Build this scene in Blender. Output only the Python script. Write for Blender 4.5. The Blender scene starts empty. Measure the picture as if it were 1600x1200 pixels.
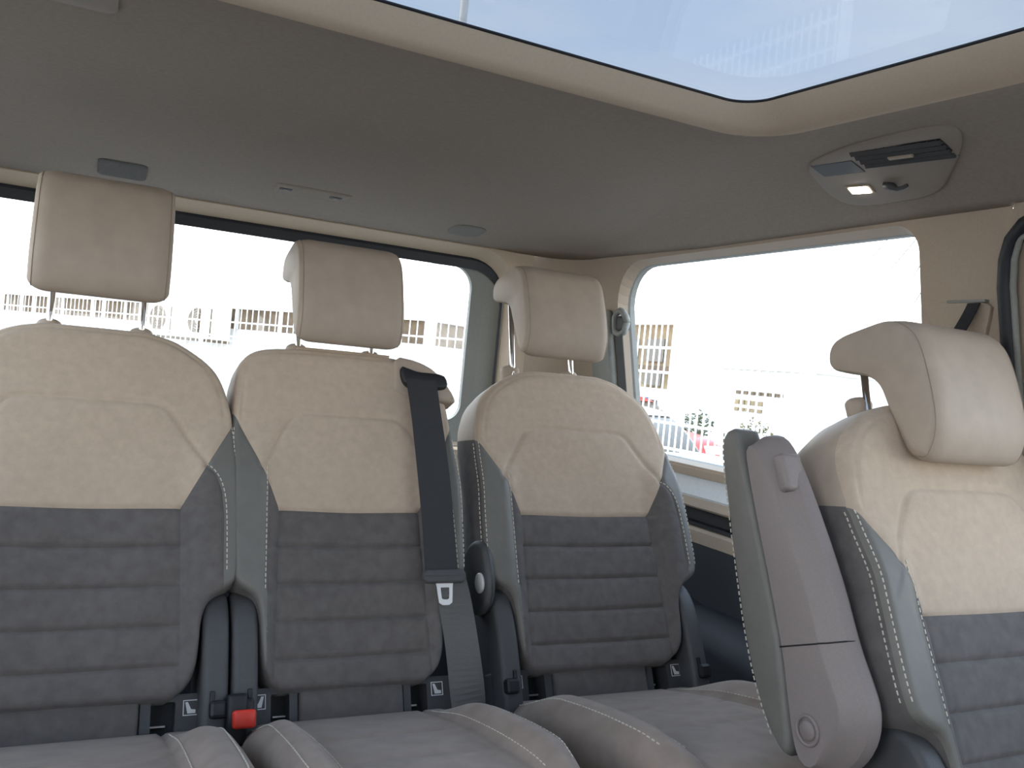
import bpy, bmesh, math, random
import numpy as np
from mathutils import Vector, Matrix

# ------------------------------------------------------------------ camera
S = bpy.context.scene
COL = S.collection
cam_d = bpy.data.cameras.new('camera')
cam = bpy.data.objects.new('camera', cam_d)
COL.objects.link(cam)
cam_d.sensor_width = 36.0
cam_d.lens = 1350.0 / 1600.0 * 36.0
cam_d.clip_start = 0.02
cam_d.clip_end = 400
RX = (0.89606466, 0.08145641, 0.43638626)     # world axes seen in camera space
RY = (-0.43316741, -0.05464574, 0.8996554)
RZ = (0.09712935, -0.99517772, -0.01368185)
M3 = Matrix((RX, RY, RZ))
cr, cd, cf = M3.col[0], M3.col[1], M3.col[2]
rot = Matrix((cr, -cd, -cf)).transposed().to_4x4()
cam.matrix_world = Matrix.Translation((0, 0, 1.12)) @ rot
S.camera = cam

# ------------------------------------------------------------------ world, sun, exposure
W = bpy.data.worlds.new('world')
S.world = W
W.use_nodes = True
nt = W.node_tree
nt.nodes.clear()
o = nt.nodes.new('ShaderNodeOutputWorld')
bg = nt.nodes.new('ShaderNodeBackground')
tc = nt.nodes.new('ShaderNodeTexCoord')
sx = nt.nodes.new('ShaderNodeSeparateXYZ')
rmp = nt.nodes.new('ShaderNodeValToRGB')
rmp.color_ramp.elements[0].position = 0.0
rmp.color_ramp.elements[0].color = (1.0, 0.97, 0.93, 1)
rmp.color_ramp.elements[1].position = 0.75
rmp.color_ramp.elements[1].color = (0.42, 0.53, 0.72, 1)
e = rmp.color_ramp.elements.new(0.14); e.color = (0.98, 0.97, 0.96, 1)
e = rmp.color_ramp.elements.new(0.36); e.color = (0.50, 0.62, 0.82, 1)
noi = nt.nodes.new('ShaderNodeTexNoise')
noi.inputs['Scale'].default_value = 2.6
noi.inputs['Detail'].default_value = 5
noi.inputs['Roughness'].default_value = 0.55
mp = nt.nodes.new('ShaderNodeMapping')
mp.inputs['Scale'].default_value = (1.0, 1.0, 3.0)
mp.inputs['Location'].default_value = (3.1, 0.4, 0.2)
cr2 = nt.nodes.new('ShaderNodeValToRGB')
cr2.color_ramp.elements[0].position = 0.42
cr2.color_ramp.elements[0].color = (0, 0, 0, 1)
cr2.color_ramp.elements[1].position = 0.75
cr2.color_ramp.elements[1].color = (0.55, 0.55, 0.55, 1)
mx = nt.nodes.new('ShaderNodeMixRGB')
mx.inputs['Color2'].default_value = (0.78, 0.82, 0.88, 1)
nt.links.new(tc.outputs['Generated'], sx.inputs[0])
nt.links.new(sx.outputs['Z'], rmp.inputs[0])
nt.links.new(tc.outputs['Generated'], mp.inputs[0])
nt.links.new(mp.outputs[0], noi.inputs['Vector'])
nt.links.new(noi.outputs['Fac'], cr2.inputs[0])
nt.links.new(cr2.outputs[0], mx.inputs['Fac'])
nt.links.new(rmp.outputs[0], mx.inputs['Color1'])
nt.links.new(mx.outputs[0], bg.inputs['Color'])
bg.inputs['Strength'].default_value = 2.6
nt.links.new(bg.outputs[0], o.inputs[0])

sun_d = bpy.data.lights.new('sun', 'SUN')
sun_d.energy = 2.0
sun_d.angle = math.radians(0.6)
sun_d.color = (1.0, 0.93, 0.82)
sun = bpy.data.objects.new('sun', sun_d)
COL.objects.link(sun)
sd = Vector((-0.30, 0.90, 1.20)).normalized()      # towards the sun: behind the van, a little left
sun.rotation_euler = sd.to_track_quat('Z', 'Y').to_euler()

S.view_settings.view_transform = 'Standard'
S.view_settings.look = 'None'
S.view_settings.gamma = 1.0
S.view_settings.use_curve_mapping = False
S.view_settings.exposure = 1.22
S.cycles.max_bounces = 14
S.cycles.diffuse_bounces = 8
S.cycles.transparent_max_bounces = 16

# ------------------------------------------------------------------ helpers
random.seed(4)
CX = 0.49                      # centre line of the van

def mat(name, col, rough=0.7, metal=0.0, noise=0.0, nscale=200.0, bump=0.0, bscale=400.0, spec=0.5, col2=None, sheen=0.0, coat=0.0):
    m = bpy.data.materials.new(name)
    m.use_nodes = True
    n = m.node_tree.nodes
    l = m.node_tree.links
    b = n['Principled BSDF']
    b.inputs['Base Color'].default_value = (*col, 1)
    b.inputs['Roughness'].default_value = rough
    b.inputs['Metallic'].default_value = metal
    b.inputs['Specular IOR Level'].default_value = spec
    if sheen:
        b.inputs['Sheen Weight'].default_value = sheen
        b.inputs['Sheen Roughness'].default_value = 0.5
    if coat:
        b.inputs['Coat Weight'].default_value = coat
    if noise or bump:
        t = n.new('ShaderNodeTexCoord')
    if noise:
        x = n.new('ShaderNodeTexNoise')
        x.inputs['Scale'].default_value = nscale
        x.inputs['Detail'].default_value = 4
        r = n.new('ShaderNodeValToRGB')
        a = col2 if col2 else tuple(c * (1 - noise) for c in col)
        z = tuple(min(1, c * (1 + noise)) for c in col)
        r.color_ramp.elements[0].position = 0.32
        r.color_ramp.elements[1].position = 0.68
        r.color_ramp.elements[0].color = (*a, 1)
        r.color_ramp.elements[1].color = (*z, 1)
        l.new(t.outputs['Object'], x.inputs['Vector'])
        l.new(x.outputs['Fac'], r.inputs[0])
        l.new(r.outputs[0], b.inputs['Base Color'])
    if bump:
        y = n.new('ShaderNodeTexNoise')
        y.inputs['Scale'].default_value = bscale
        y.inputs['Detail'].default_value = 3
        k = n.new('ShaderNodeBump')
        k.inputs['Strength'].default_value = bump
        k.inputs['Distance'].default_value = 0.002
        l.new(t.outputs['Object'], y.inputs['Vector'])
        l.new(y.outputs['Fac'], k.inputs['Height'])
        l.new(k.outputs[0], b.inputs['Normal'])
    return m

def glass(name, tint, gloss=0.06):
    m = bpy.data.materials.new(name)
    m.use_nodes = True
    n = m.node_tree.nodes
    l = m.node_tree.links
    n.clear()
    o = n.new('ShaderNodeOutputMaterial')
    t = n.new('ShaderNodeBsdfTransparent')
    t.inputs[0].default_value = (*tint, 1)
    g = n.new('ShaderNodeBsdfGlossy')
    g.inputs['Roughness'].default_value = 0.03
    f = n.new('ShaderNodeMixShader')
    f.inputs[0].default_value = gloss
    l.new(t.outputs[0], f.inputs[1]); l.new(g.outputs[0], f.inputs[2])
    l.new(f.outputs[0], o.inputs[0])
    return m

def emis(name, col, s):
    m = bpy.data.materials.new(name)
    m.use_nodes = True
    b = m.node_tree.nodes['Principled BSDF']
    b.inputs['Base Color'].default_value = (*col, 1)
    b.inputs['Emission Color'].default_value = (*col, 1)
    b.inputs['Emission Strength'].default_value = s
    return m

BEIGE = mat('beige_suede', (0.52, 0.42, 0.325), 0.95, noise=0.06, nscale=60, bump=0.25, bscale=700, spec=0.2, sheen=0.15)
BEIGEL = mat('beige_leather', (0.43, 0.355, 0.285), 0.55, noise=0.04, nscale=30, bump=0.12, bscale=500, spec=0.35)
DARK = mat('charcoal_suede', (0.135, 0.124, 0.120), 0.95, noise=0.12, nscale=45, bump=0.3, bscale=700, spec=0.2, sheen=0.12)
LEATH = mat('grey_leather', (0.165, 0.16, 0.145), 0.5, noise=0.05, nscale=40, bump=0.15, bscale=500, spec=0.4)
PLAST = mat('taupe_plastic', (0.25, 0.215, 0.207), 0.5, noise=0.04, nscale=300, bump=0.1, bscale=900, spec=0.4)
DPLAST = mat('dark_plastic', (0.075, 0.076, 0.08), 0.55, noise=0.05, nscale=300, bump=0.1, bscale=900, spec=0.4)
BLACK = mat('black_plastic', (0.012, 0.013, 0.016), 0.5, noise=0.1, nscale=100)
RUBBER = mat('black_rubber', (0.010, 0.012, 0.018), 0.45, noise=0.1, nscale=60)
WEB = mat('belt_webbing', (0.030, 0.031, 0.035), 0.7, noise=0.15, nscale=500, bump=0.3, bscale=1200)
CHROME = mat('chrome', (0.75, 0.74, 0.73), 0.15, 1.0, noise=0.02, nscale=20)
STEEL = mat('bright_steel', (0.85, 0.82, 0.78), 0.35, 0.6, noise=0.02, nscale=20)
THREAD = mat('pale_thread', (0.62, 0.58, 0.50), 0.8, noise=0.05, nscale=100)
HEAD = mat('headliner_cloth', (0.35, 0.305, 0.265), 0.97, noise=0.05, nscale=120, bump=0.15, bscale=900, spec=0.1)
TRIM = mat('beige_trim_plastic', (0.46, 0.375, 0.29), 0.6, noise=0.03, nscale=200, bump=0.1, bscale=900, spec=0.3)
SEAM = mat('beige_seam_thread', (0.33, 0.265, 0.205), 0.9, noise=0.05, nscale=80)
REVEAL = mat('pale_trim_plastic', (0.60, 0.49, 0.37), 0.6, noise=0.03, nscale=200, spec=0.3)  # beige trim lightened to carry daylight on the roof rim and rear surround
LEDGE = mat('glossy_sill_plastic', (0.60, 0.60, 0.58), 0.3, noise=0.03, nscale=100, spec=0.6)
GTRIM = mat('grey_pillar_trim', (0.27, 0.275, 0.255), 0.6, noise=0.05, nscale=200)
CUSH = mat('taupe_cushion_suede', (0.29, 0.235, 0.20), 0.95, noise=0.10, nscale=25, bump=0.2, bscale=700, spec=0.2, sheen=0.15)  # cushion colour raised for the light falling from above
CARPET = mat('dark_carpet', (0.05, 0.05, 0.055), 1.0, noise=0.2, nscale=300, bump=0.4, bscale=600)
PANEL = mat('dark_side_panel', (0.028, 0.031, 0.036), 0.75, noise=0.06, nscale=200, bump=0.1, bscale=900)
RED = mat('red_button', (0.75, 0.05, 0.03), 0.4, noise=0.03, nscale=50)
WHITE = mat('white_print', (0.8, 0.8, 0.8), 0.6, noise=0.02, nscale=50)
CLEAR = glass('clear_window_glass', (0.90, 0.92, 0.92), 0.05)
TINT = glass('tinted_roof_glass', (0.385, 0.395, 0.40), 0.05)
LAMP = emis('lamp_lens', (1.0, 0.92, 0.78), 9.0)

def link(name, me, m, parent=None):
    ob = bpy.data.objects.new(name, me)
    COL.objects.link(ob)
    if parent is not None:
        ob.parent = parent
    if m is not None and not me.materials:
        me.materials.append(m)
    return ob

def mesh(name, v, f, smooth=False):
    me = bpy.data.meshes.new(name)
    me.from_pydata([tuple(map(float, p)) for p in v], [], [tuple(map(int, q)) for q in f])
    me.update()
    if smooth:
        me.polygons.foreach_set('use_smooth', [True] * len(me.polygons))
    return me

def fixn(me):
    bm = bmesh.new(); bm.from_mesh(me)
    bmesh.ops.recalc_face_normals(bm, faces=bm.faces)
    bm.to_mesh(me); bm.free()
    return me

def obj(name, v, f, m, parent=None, smooth=False, fix=True):
    me = mesh(name, v, f, smooth)
    if fix:
        fixn(me)
    return link(name, me, m, parent)

def tag(o, label, cat, group=None, kind=None):
    o['label'] = label
    o['category'] = cat
    if group: o['group'] = group
    if kind: o['kind'] = kind
    return o

def struct(o):
    o['kind'] = 'structure'
    return o

def empty(name, loc=(0, 0, 0)):
    e = bpy.data.objects.new(name, None)
    e.empty_display_size = 0.05
    e.location = loc
    COL.objects.link(e)
    return e

class MB:
    def __init__(s): s.v = []; s.f = []
    def add(s, v, f):
        k = len(s.v); s.v += [tuple(p) for p in v]; s.f += [tuple(i + k for i in q) for q in f]
    def box(s, c, d, R=None, bev=0.0):
        hx, hy, hz = d[0] / 2, d[1] / 2, d[2] / 2
        if bev <= 0:
            v = [(x, y, z) for x in (-hx, hx) for y in (-hy, hy) for z in (-hz, hz)]
            f = [(0, 1, 3, 2), (4, 6, 7, 5), (0, 4, 5, 1), (2, 3, 7, 6), (0, 2, 6, 4), (1, 5, 7, 3)]
        else:
            bm = bmesh.new(); bmesh.ops.create_cube(bm, size=1)
            bmesh.ops.scale(bm, vec=d, verts=bm.verts)
            bmesh.ops.bevel(bm, geom=bm.edges[:], offset=bev, segments=2, affect='EDGES', profile=0.5)
            bm.verts.index_update()
            v = [tuple(q.co) for q in bm.verts]; f = [[q.index for q in p.verts] for p in bm.faces]; bm.free()
        if R is not None:
            v = [tuple(R @ Vector(p)) for p in v]
        s.add([(p[0] + c[0], p[1] + c[1], p[2] + c[2]) for p in v], f)
    def tube(s, pts, r, n=10, cap=True):
        pts = [Vector(p) for p in pts]
        rr = r if isinstance(r, (list, tuple)) else [r] * len(pts)
        k = len(s.v); ref = None
        for i, p in enumerate(pts):
            t = (pts[min(i + 1, len(pts) - 1)] - pts[max(i - 1, 0)]).normalized()
            if ref is None:
                ref = Vector((0, 0, 1)) if abs(t.z) < 0.9 else Vector((1, 0, 0))
            a = (ref - t * ref.dot(t)).normalized(); b = t.cross(a); ref = a
            for j in range(n):
                g = 2 * math.pi * j / n
                s.v.append(tuple(p + (a * math.cos(g) + b * math.sin(g)) * rr[i]))
        for i in range(len(pts) - 1):
            for j in range(n):
                q = k + i * n
                s.f.append((q + j, q + (j + 1) % n, q + n + (j + 1) % n, q + n + j))
        if cap:
            s.f.append(tuple(k + j for j in range(n - 1, -1, -1)))
            s.f.append(tuple(k + (len(pts) - 1) * n + j for j in range(n)))
    def mesh(s, name, smooth=False):
        return fixn(mesh(name, s.v, s.f, smooth))
    def build(s, name, m, parent=None, smooth=False):
        return link(name, s.mesh(name, smooth), m, parent)

def smooth_poly(pts, n=64, rad=None, it=0):
    """closed polygon with rounded corners (Chaikin) resampled to n points"""
    P = np.array(pts, float)
    for _ in range(it):
        Q = np.roll(P, -1, 0)
        P = np.stack([0.75 * P + 0.25 * Q, 0.25 * P + 0.75 * Q], 1).reshape(-1, P.shape[1])
    C = np.vstack([P, P[:1]])
    d = np.r_[0, np.cumsum(np.linalg.norm(np.diff(C, axis=0), axis=1))]
    t = np.linspace(0, d[-1], n, endpoint=False)
    return np.stack([np.interp(t, d, C[:, k]) for k in range(C.shape[1])], 1)

def inward(P):
    T = np.roll(P, -1, 0) - np.roll(P, 1, 0)
    T /= np.linalg.norm(T, axis=1)[:, None] + 1e-9
    N = np.stack([-T[:, 1], T[:, 0]], 1)
    A = 0.5 * np.sum(P[:, 0] * np.roll(P[:, 1], -1) - np.roll(P[:, 0], -1) * P[:, 1])
    return N if A > 0 else -N

def rextrude(P, w0, w1, r, inset, fn, seg=5):
    """profile P (2-D) swept from w0 to w1 with rounded ends; fn(w,a,b) -> 3-D"""
    N = inward(P)
    rings = []
    for i in range(seg + 1):
        g = (math.pi / 2) * i / seg
        rings.append((w0 + r * (1 - math.sin(g)), inset * (1 - math.cos(math.pi / 2 - g))))
    # first ring at w0 with full inset
    rings = [(w0 + r * (1 - math.cos(math.pi / 2 * i / seg)), inset * (1 - math.sin(math.pi / 2 * i / seg))) for i in range(seg + 1)]
    rings += [(w0 + w1 - w, q) for (w, q) in reversed(rings)]
    v = []; f = []
    n = len(P)
    for (w, q) in rings:
        Q = P + N * q
        v += [fn(w, a, b) for a, b in Q]
    for i in range(len(rings) - 1):
        for j in range(n):
            f.append((i * n + j, i * n + (j + 1) % n, (i + 1) * n + (j + 1) % n, (i + 1) * n + j))
    f.append(tuple(range(n - 1, -1, -1)))
    f.append(tuple((len(rings) - 1) * n + j for j in range(n)))
    return v, f

def rrect(x0, x1, y0, y1, r, K=8, M=14):
    """rounded rectangle, same point count for any size"""
    rr = r if isinstance(r, (list, tuple)) else [r] * 4      # corners: x1y1, x0y1, x0y0, x1y0
    cs = [(x1 - rr[0], y1 - rr[0], 0, rr[0]), (x0 + rr[1], y1 - rr[1], 1, rr[1]), (x0 + rr[2], y0 + rr[2], 2, rr[2]), (x1 - rr[3], y0 + rr[3], 3, rr[3])]
    arcs = []
    for (cx, cy, q, ra) in cs:
        arcs.append([(cx + ra * math.cos(math.pi / 2 * (q + i / K)), cy + ra * math.sin(math.pi / 2 * (q + i / K))) for i in range(K + 1)])
    out = []
    for i in range(4):
        out += arcs[i]
        a = arcs[i][-1]; b = arcs[(i + 1) % 4][0]
        out += [(a[0] + (b[0] - a[0]) * k / (M + 1), a[1] + (b[1] - a[1]) * k / (M + 1)) for k in range(1, M + 1)]
    return out

def loft(rings, close=True):
    n = len(rings[0]); v = [p for r in rings for p in r]; f = []
    for i in range(len(rings) - 1):
        for j in range(n if close else n - 1):
            f.append((i * n + j, i * n + (j + 1) % n, (i + 1) * n + (j + 1) % n, (i + 1) * n + j))
    return v, f

def add_solid(o, t, off=1.0):
    m = o.modifiers.new('thickness', 'SOLIDIFY'); m.thickness = t; m.offset = off
    return o

# ------------------------------------------------------------------ shell: floor, ceiling, sunroof
fl = MB(); fl.box((CX, 0.40, -0.02), (2.5, 5.0, 0.04)); struct(fl.build('floor', CARPET))

def skew(x, y):                     # the roof opening widens a little towards the front
    k = min(max((1.30 - y) / 0.5, 0.0), 1.0) * 0.055
    return x + (k if x > CX else -k)

def roof_ring(hx, y0, y1, z, r, sk=True):
    return [((skew(x, y) if sk else x), y, z) for x, y in rrect(CX - hx, CX + hx, y0, y1, r)]

lip = [roof_ring(0.589, -0.554, 1.315, 1.668, 0.058), roof_ring(0.590, -0.555, 1.316, 1.664, 0.06),
       roof_ring(0.622, -0.59, 1.330, 1.632, 0.085), roof_ring(0.640, -0.60, 1.338, 1.618, 0.10), roof_ring(0.652, -0.61, 1.346, 1.6165, 0.11)]
v, f = loft(lip)
tr = struct(obj('trim_1', v, f, REVEAL, None, True)); tr['label'] = 'beige rim around the glass roof opening'
B0 = roof_ring(0.652, -0.61, 1.346, 1.6165, 0.11)
groove = roof_ring(0.656, -0.614, 1.350, 1.622, 0.112)
B1 = roof_ring(0.662, -0.618, 1.356, 1.620, 0.115)
rings = [groove, B1]
outer2 = rrect(CX - 1.030, CX + 1.030, -1.95, 2.715, 0.16)
def zo(x, y):
    # side edges lower than the rear edge
    ty = max(0, min(1, (y - 2.0) / 0.7)); return 1.517 + 0.016 * ty
for i in range(1, 15):
    t = i / 14
    R = []
    for (a, b) in zip(B1, outer2):
        zz = a[2] - (a[2] - zo(*b)) * (t ** 2.3)
        R.append((a[0] + (b[0] - a[0]) * t, a[1] + (b[1] - a[1]) * t, zz))
    rings.append(R)
v, f = loft(rings)
ceil = struct(add_solid(obj('ceiling', v, f, HEAD, None, True), 0.02, 1.0))
# black seal line and tinted glass of the roof
v, f = loft([roof_ring(0.5885, -0.5535, 1.3145, 1.6665, 0.058), roof_ring(0.587, -0.552, 1.313, 1.6685, 0.056), roof_ring(0.587, -0.552, 1.313, 1.671, 0.056), roof_ring(0.62, -0.58, 1.340, 1.672, 0.08), roof_ring(0.62, -0.58, 1.340, 1.6665, 0.08), roof_ring(0.5885, -0.5535, 1.3145, 1.6665, 0.058)])
w1 = struct(obj('window_1', v, f, RUBBER)); w1['label'] = 'black rubber seal of the glass roof'
P = roof_ring(0.615, -0.575, 1.336, 1.6722, 0.078)
n = len(P)
g = obj('glass', P + [(p[0], p[1], 1.677) for p in P], [tuple(range(n)), tuple(range(2 * n - 1, n - 1, -1))] + [(i, (i + 1) % n, n + (i + 1) % n, n + i) for i in range(n)], TINT, w1)
g['label'] = 'tinted panoramic roof glass'

# ------------------------------------------------------------------ side walls
def wx(z, side=1, out=0.0):
    x = 1.64 - 0.2 * (z - 0.9) + out
    return x if side > 0 else 2 * CX - x

def wring(ring, out, side):
    return [(wx(z, side, out), y, z) for y, z in ring]

for side, nm in ((1, 'right'), (-1, 'left')):
    wn = {1: (2, 3), -1: (4, 5)}[side]
    # rear quarter panel with its window
    o0 = rrect(1.065, 2.62, 0.86, 1.57, 0.004)
    i0 = rrect(1.272, 2.445, 0.893, 1.512, [0.16, 0.06, 0.05, 0.08])
    i1 = rrect(1.280, 2.438, 0.903, 1.500, [0.155, 0.055, 0.05, 0.08])
    v, f = loft([wring(o0, 0, side), wring(i0, 0, side), wring(i1, 0.035, side)])
    struct(obj('wall_' + nm, v, f, TRIM, None, False))
    fr = rrect(1.272, 2.450, 0.885, 1.507, [0.155, 0.055, 0.05, 0.08])
    s0 = rrect(1.283, 2.434, 0.905, 1.498, [0.15, 0.055, 0.05, 0.08])
    v, f = loft([wring(fr, 0.036, side), wring(i1, 0.036, side), wring(s0, 0.042, side), wring(s0, 0.060, side), wring(fr, 0.060, side)])
    w = struct(obj('window_%d' % wn[0], v, f, GTRIM, None, False))
    w['label'] = 'side window with rubber edge by the rear row'
    k = len(fr)
    gv = wring(fr, 0.046, side) + wring(fr, 0.051, side)
    obj('glass', gv, [tuple(range(k)), tuple(range(2 * k - 1, k - 1, -1))] + [(i, (i + 1) % k, k + (i + 1) % k, k + i) for i in range(k)], CLEAR, w)
    # sliding door with its window (the far one, unseen, is left open to let in light)
    if side > 0:
      for _q in (0,):
         o0 = rrect(-0.12, 1.07, 0.50, 1.575, [0.10, 0.06, 0.05, 0.05])
         i0 = rrect(-0.04, 0.86, 0.86, 1.47, [0.10, 0.09, 0.07, 0.07])
         i1 = rrect(-0.025, 0.845, 0.875, 1.458, [0.09, 0.08, 0.06, 0.06])
         v, f = loft([wring(o0, -0.004, side), wring(i0, -0.004, side), wring(i1, 0.035, side)])
         d = struct(obj('door_%d' % (1 if side > 0 else 2), v, f, TRIM, None, False))
         d['label'] = 'sliding side door with beige trim'
         gv = wring(i0, 0.03, side) + wring(i0, 0.035, side); k = len(i0)
         obj('glass', gv, [tuple(range(k)), tuple(range(2 * k - 1, k - 1, -1))] + [(i, (i + 1) % k, k + (i + 1) % k, k + i) for i in range(k)], CLEAR, d)
    else:
      # unseen panel added to cut part of the light through the open far side
      P = np.array(rrect(0.62, 1.10, 0.30, 1.56, .04))
      v, f = rextrude(P, 0.0, 0.05, .01, .01, lambda w, a, b_: (wx(b_, side, w + .01), a, b_), 3)
      d = struct(obj('door_2', v, f, TRIM)); d['label'] = 'rear edge of the half open far sliding door'
    # rubber seal round the door opening
    path = [(1.060, 0.30), (1.060, 0.7), (1.062, 1.14), (1.072, 1.37), (1.068, 1.42), (1.056, 1.455), (1.032, 1.480), (.995, 1.497), (0.93, 1.510), (0.6, 1.515), (0.0, 1.515)]
    tb = MB(); tb.tube([(wx(z, side, -0.014), y, z) for y, z in path], 0.0165, 12)
    tb2 = MB(); tb2.tube([(wx(z, side, -0.020), y - (0.017 if y > 1.02 else 0.0), z - (0.017 if y < 1.05 else 0.0)) for y, z in path], 0.006, 8)
    s = struct(tb.build('trim_%d' % (2 if side > 0 else 3), RUBBER, None, True)); s['label'] = 'black rubber seal along the sliding door opening'
    tb2.build('seal_lip', GTRIM, s, True)
    # front side window frame
    o0 = rrect(-1.95, -0.115, 0.5, 1.517, 0.03)
    i0 = rrect(-1.75, -0.20, 0.86, 1.46, 0.08) if side > 0 else rrect(-1.3, -0.30, 0.98, 1.40, 0.08)
    v, f = loft([wring(o0, 0, side), wring(i0, 0, side), wring(i0, 0.035, side)])
    w = struct(obj('window_%d' % wn[1], v, f, TRIM, None, False))
    gv = wring(i0, 0.02, side) + wring(i0, 0.025, side); k = len(i0)
    obj('glass', gv, [tuple(range(k)), tuple(range(2 * k - 1, k - 1, -1))] + [(i, (i + 1) % k, k + (i + 1) % k, k + i) for i in range(k)], CLEAR, w)
    # strip between roof lining and wall panels
    v = [(wx(1.515, side, 0.0) , -1.05, 1.513), (wx(1.515, side), 2.62, 1.513), (wx(1.54, side, 0.03), 2.62, 1.54), (wx(1.54, side, 0.03), -1.05, 1.54)]
    # stepped profile below the side window
    def strip(name, prof, m, y0=1.09, y1=2.60, kids=None):
        vv = []; ff = []
        kq = len(prof)
        for y in (y0, y1):
            for x, z in prof:
                vv.append(((x if side > 0 else 2 * CX - x), y, z))
        for i in range(kq):
            ff.append((i, (i + 1) % kq, kq + (i + 1) % kq, kq + i))
        ff.append(tuple(range(kq))); ff.append(tuple(range(2 * kq - 1, kq - 1, -1)))
        return obj(name, vv, ff, m, kids)
    b = struct(strip('baseboard_' + nm, [(1.66, 0.45), (1.60, 0.45), (1.605, 0.69), (1.655, 0.69), (1.665, 0.70)], PANEL))
    b['label'] = 'dark lower side panel under the sill'
    strip('sill', [(1.68, 0.885), (1.636, 0.885), (1.638, 0.862), (1.68, 0.855)], TRIM, kids=b)
    strip('ledge', [(1.68, 0.860), (1.640, 0.861), (1.612, 0.812), (1.612, 0.806), (1.68, 0.806)], LEDGE, kids=b)
    strip('upper_rail', [(1.68, 0.806), (1.612, 0.806), (1.606, 0.782), (1.612, 0.776), (1.68, 0.776)], TRIM, kids=b)
    strip('slot', [(1.68, 0.778), (1.648, 0.778), (1.648, 0.735), (1.622, 0.722), (1.68, 0.72)], BLACK, kids=b)
    strip('slot_rib', [(1.628, 0.738), (1.612, 0.736), (1.612, 0.726), (1.628, 0.724)], BLACK, kids=b)
    strip('lower_rail', [(1.68, 0.724), (1.606, 0.724), (1.598, 0.716), (1.60, 0.682), (1.61, 0.676), (1.68, 0.676)], TRIM, kids=b)
    # lower bulge with pocket rim and wheel arch
    P = smooth_poly([(1.30, 0.02), (1.30, 0.30), (1.36, 0.46), (1.50, 0.52), (2.05, 0.52), (2.22, 0.44), (2.28, 0.25), (2.28, 0.02)], 60, it=2)
    fn = (lambda w, a, b_: ((w if side > 0 else 2 * CX - w), a, b_))
    v, f = rextrude(P, 1.42, 1.72, 0.06, 0.05, fn)
    obj('wheel_arch', v, f, PANEL, b, True)
    P = smooth_poly([(1.40, 0.47), (1.55, 0.455), (1.80, 0.49), (2.10, 0.55), (2.40, 0.66), (2.42, 0.60), (2.12, 0.49), (1.82, 0.43), (1.55, 0.395), (1.40, 0.41)], 60, it=2)
    v, f = rextrude(P, 1.555, 1.70, 0.02, 0.016, fn)
    obj('pocket_rim', v, f, PANEL, b, True)
    kb = MB(); kb.tube([((1.56 if side > 0 else 2 * CX - 1.56), 1.98, 0.415), ((1.51 if side > 0 else 2 * CX - 1.51), 1.97, 0.415)], [0.014, 0.02], 12)
    kb.build('cargo_hook', BLACK, b, True)
    lw = MB(); lw.box((wx(0.25, side, -0.01), 1.85, 0.23), (0.05, 1.55, 0.46)); lw.build('lower_panel', PANEL, b)
    lw = MB(); lw.box((wx(0.25, side, 0.02), -0.43, 0.25), (0.05, 3.02, 0.52)); lw.build('door_panel', PANEL, b)
    # D pillar corner
    cols = []
    for i in range(9):
        t = i / 8
        g = t * math.pi / 2
        row = []
        for z in (0.02, 0.45, 0.86, 1.1, 1.3, 1.45, 1.60):
            xa = wx(z, 1)
            # from (xa, 2.55) round to (1.34, 2.73)
            x = 1.335 + (xa - 1.335) * math.cos(g)
            y = 2.55 + 0.18 * math.sin(g)
            row.append(((x if side > 0 else 2 * CX - x), y, z))
        cols.append(row)
    v, f = loft(cols, False)
    p = struct(obj('trim_%d' % (4 if side > 0 else 5), v, f, TRIM, None, True)); p['label'] = 'rear corner pillar trim'
    # inner pillar pad
    P = [(x, y) for x, y in rrect(2.47, 2.60, 0.86, 1.36, 0.02)]
    v, f = rextrude(np.array(P), 0.0, 0.03, 0.012, 0.012, lambda w, a, b_: (wx(b_, side, -0.028 + w), a, b_), 3)
    obj('pillar_pad', v, f, GTRIM, p, True)

# windscreen wall at the front end
fo = rrect(CX - 1.06, CX + 1.06, 0.0, 1.55, 0.05)
fi = rrect(CX - 0.80, CX + 0.80, 0.98, 1.40, 0.08)
v, f = loft([[(x, -1.93, z) for x, z in fo], [(x, -1.93, z) for x, z in fi], [(x, -1.99, z) for x, z in fi]])
wf = struct(obj('wall_front', v, f, PANEL)); wf['label'] = 'windscreen surround at the front of the cabin'
k = len(fi); gv = [(x, -1.97, z) for x, z in fi] + [(x, -1.965, z) for x, z in fi]
obj('glass', gv, [tuple(range(k)), tuple(range(2 * k - 1, k - 1, -1))] + [(i, (i + 1) % k, k + (i + 1) % k, k + i) for i in range(k)], CLEAR, wf)

# B pillar belt recess
rc = struct(obj('trim_6', *rextrude(np.array(smooth_poly([(1.105, 1.352), (1.262, 1.346), (1.245, 1.315), (1.225, 1.245), (1.135, 1.245), (1.115, 1.30)], 40, it=1)), 0.0, 0.014, 0.004, 0.004, lambda w, a, b_: (wx(b_, 1, -0.004 + w - 0.006), a, b_), 2), TRIM))
rc['label'] = 'recess for the belt in the beige middle pillar'

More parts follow.
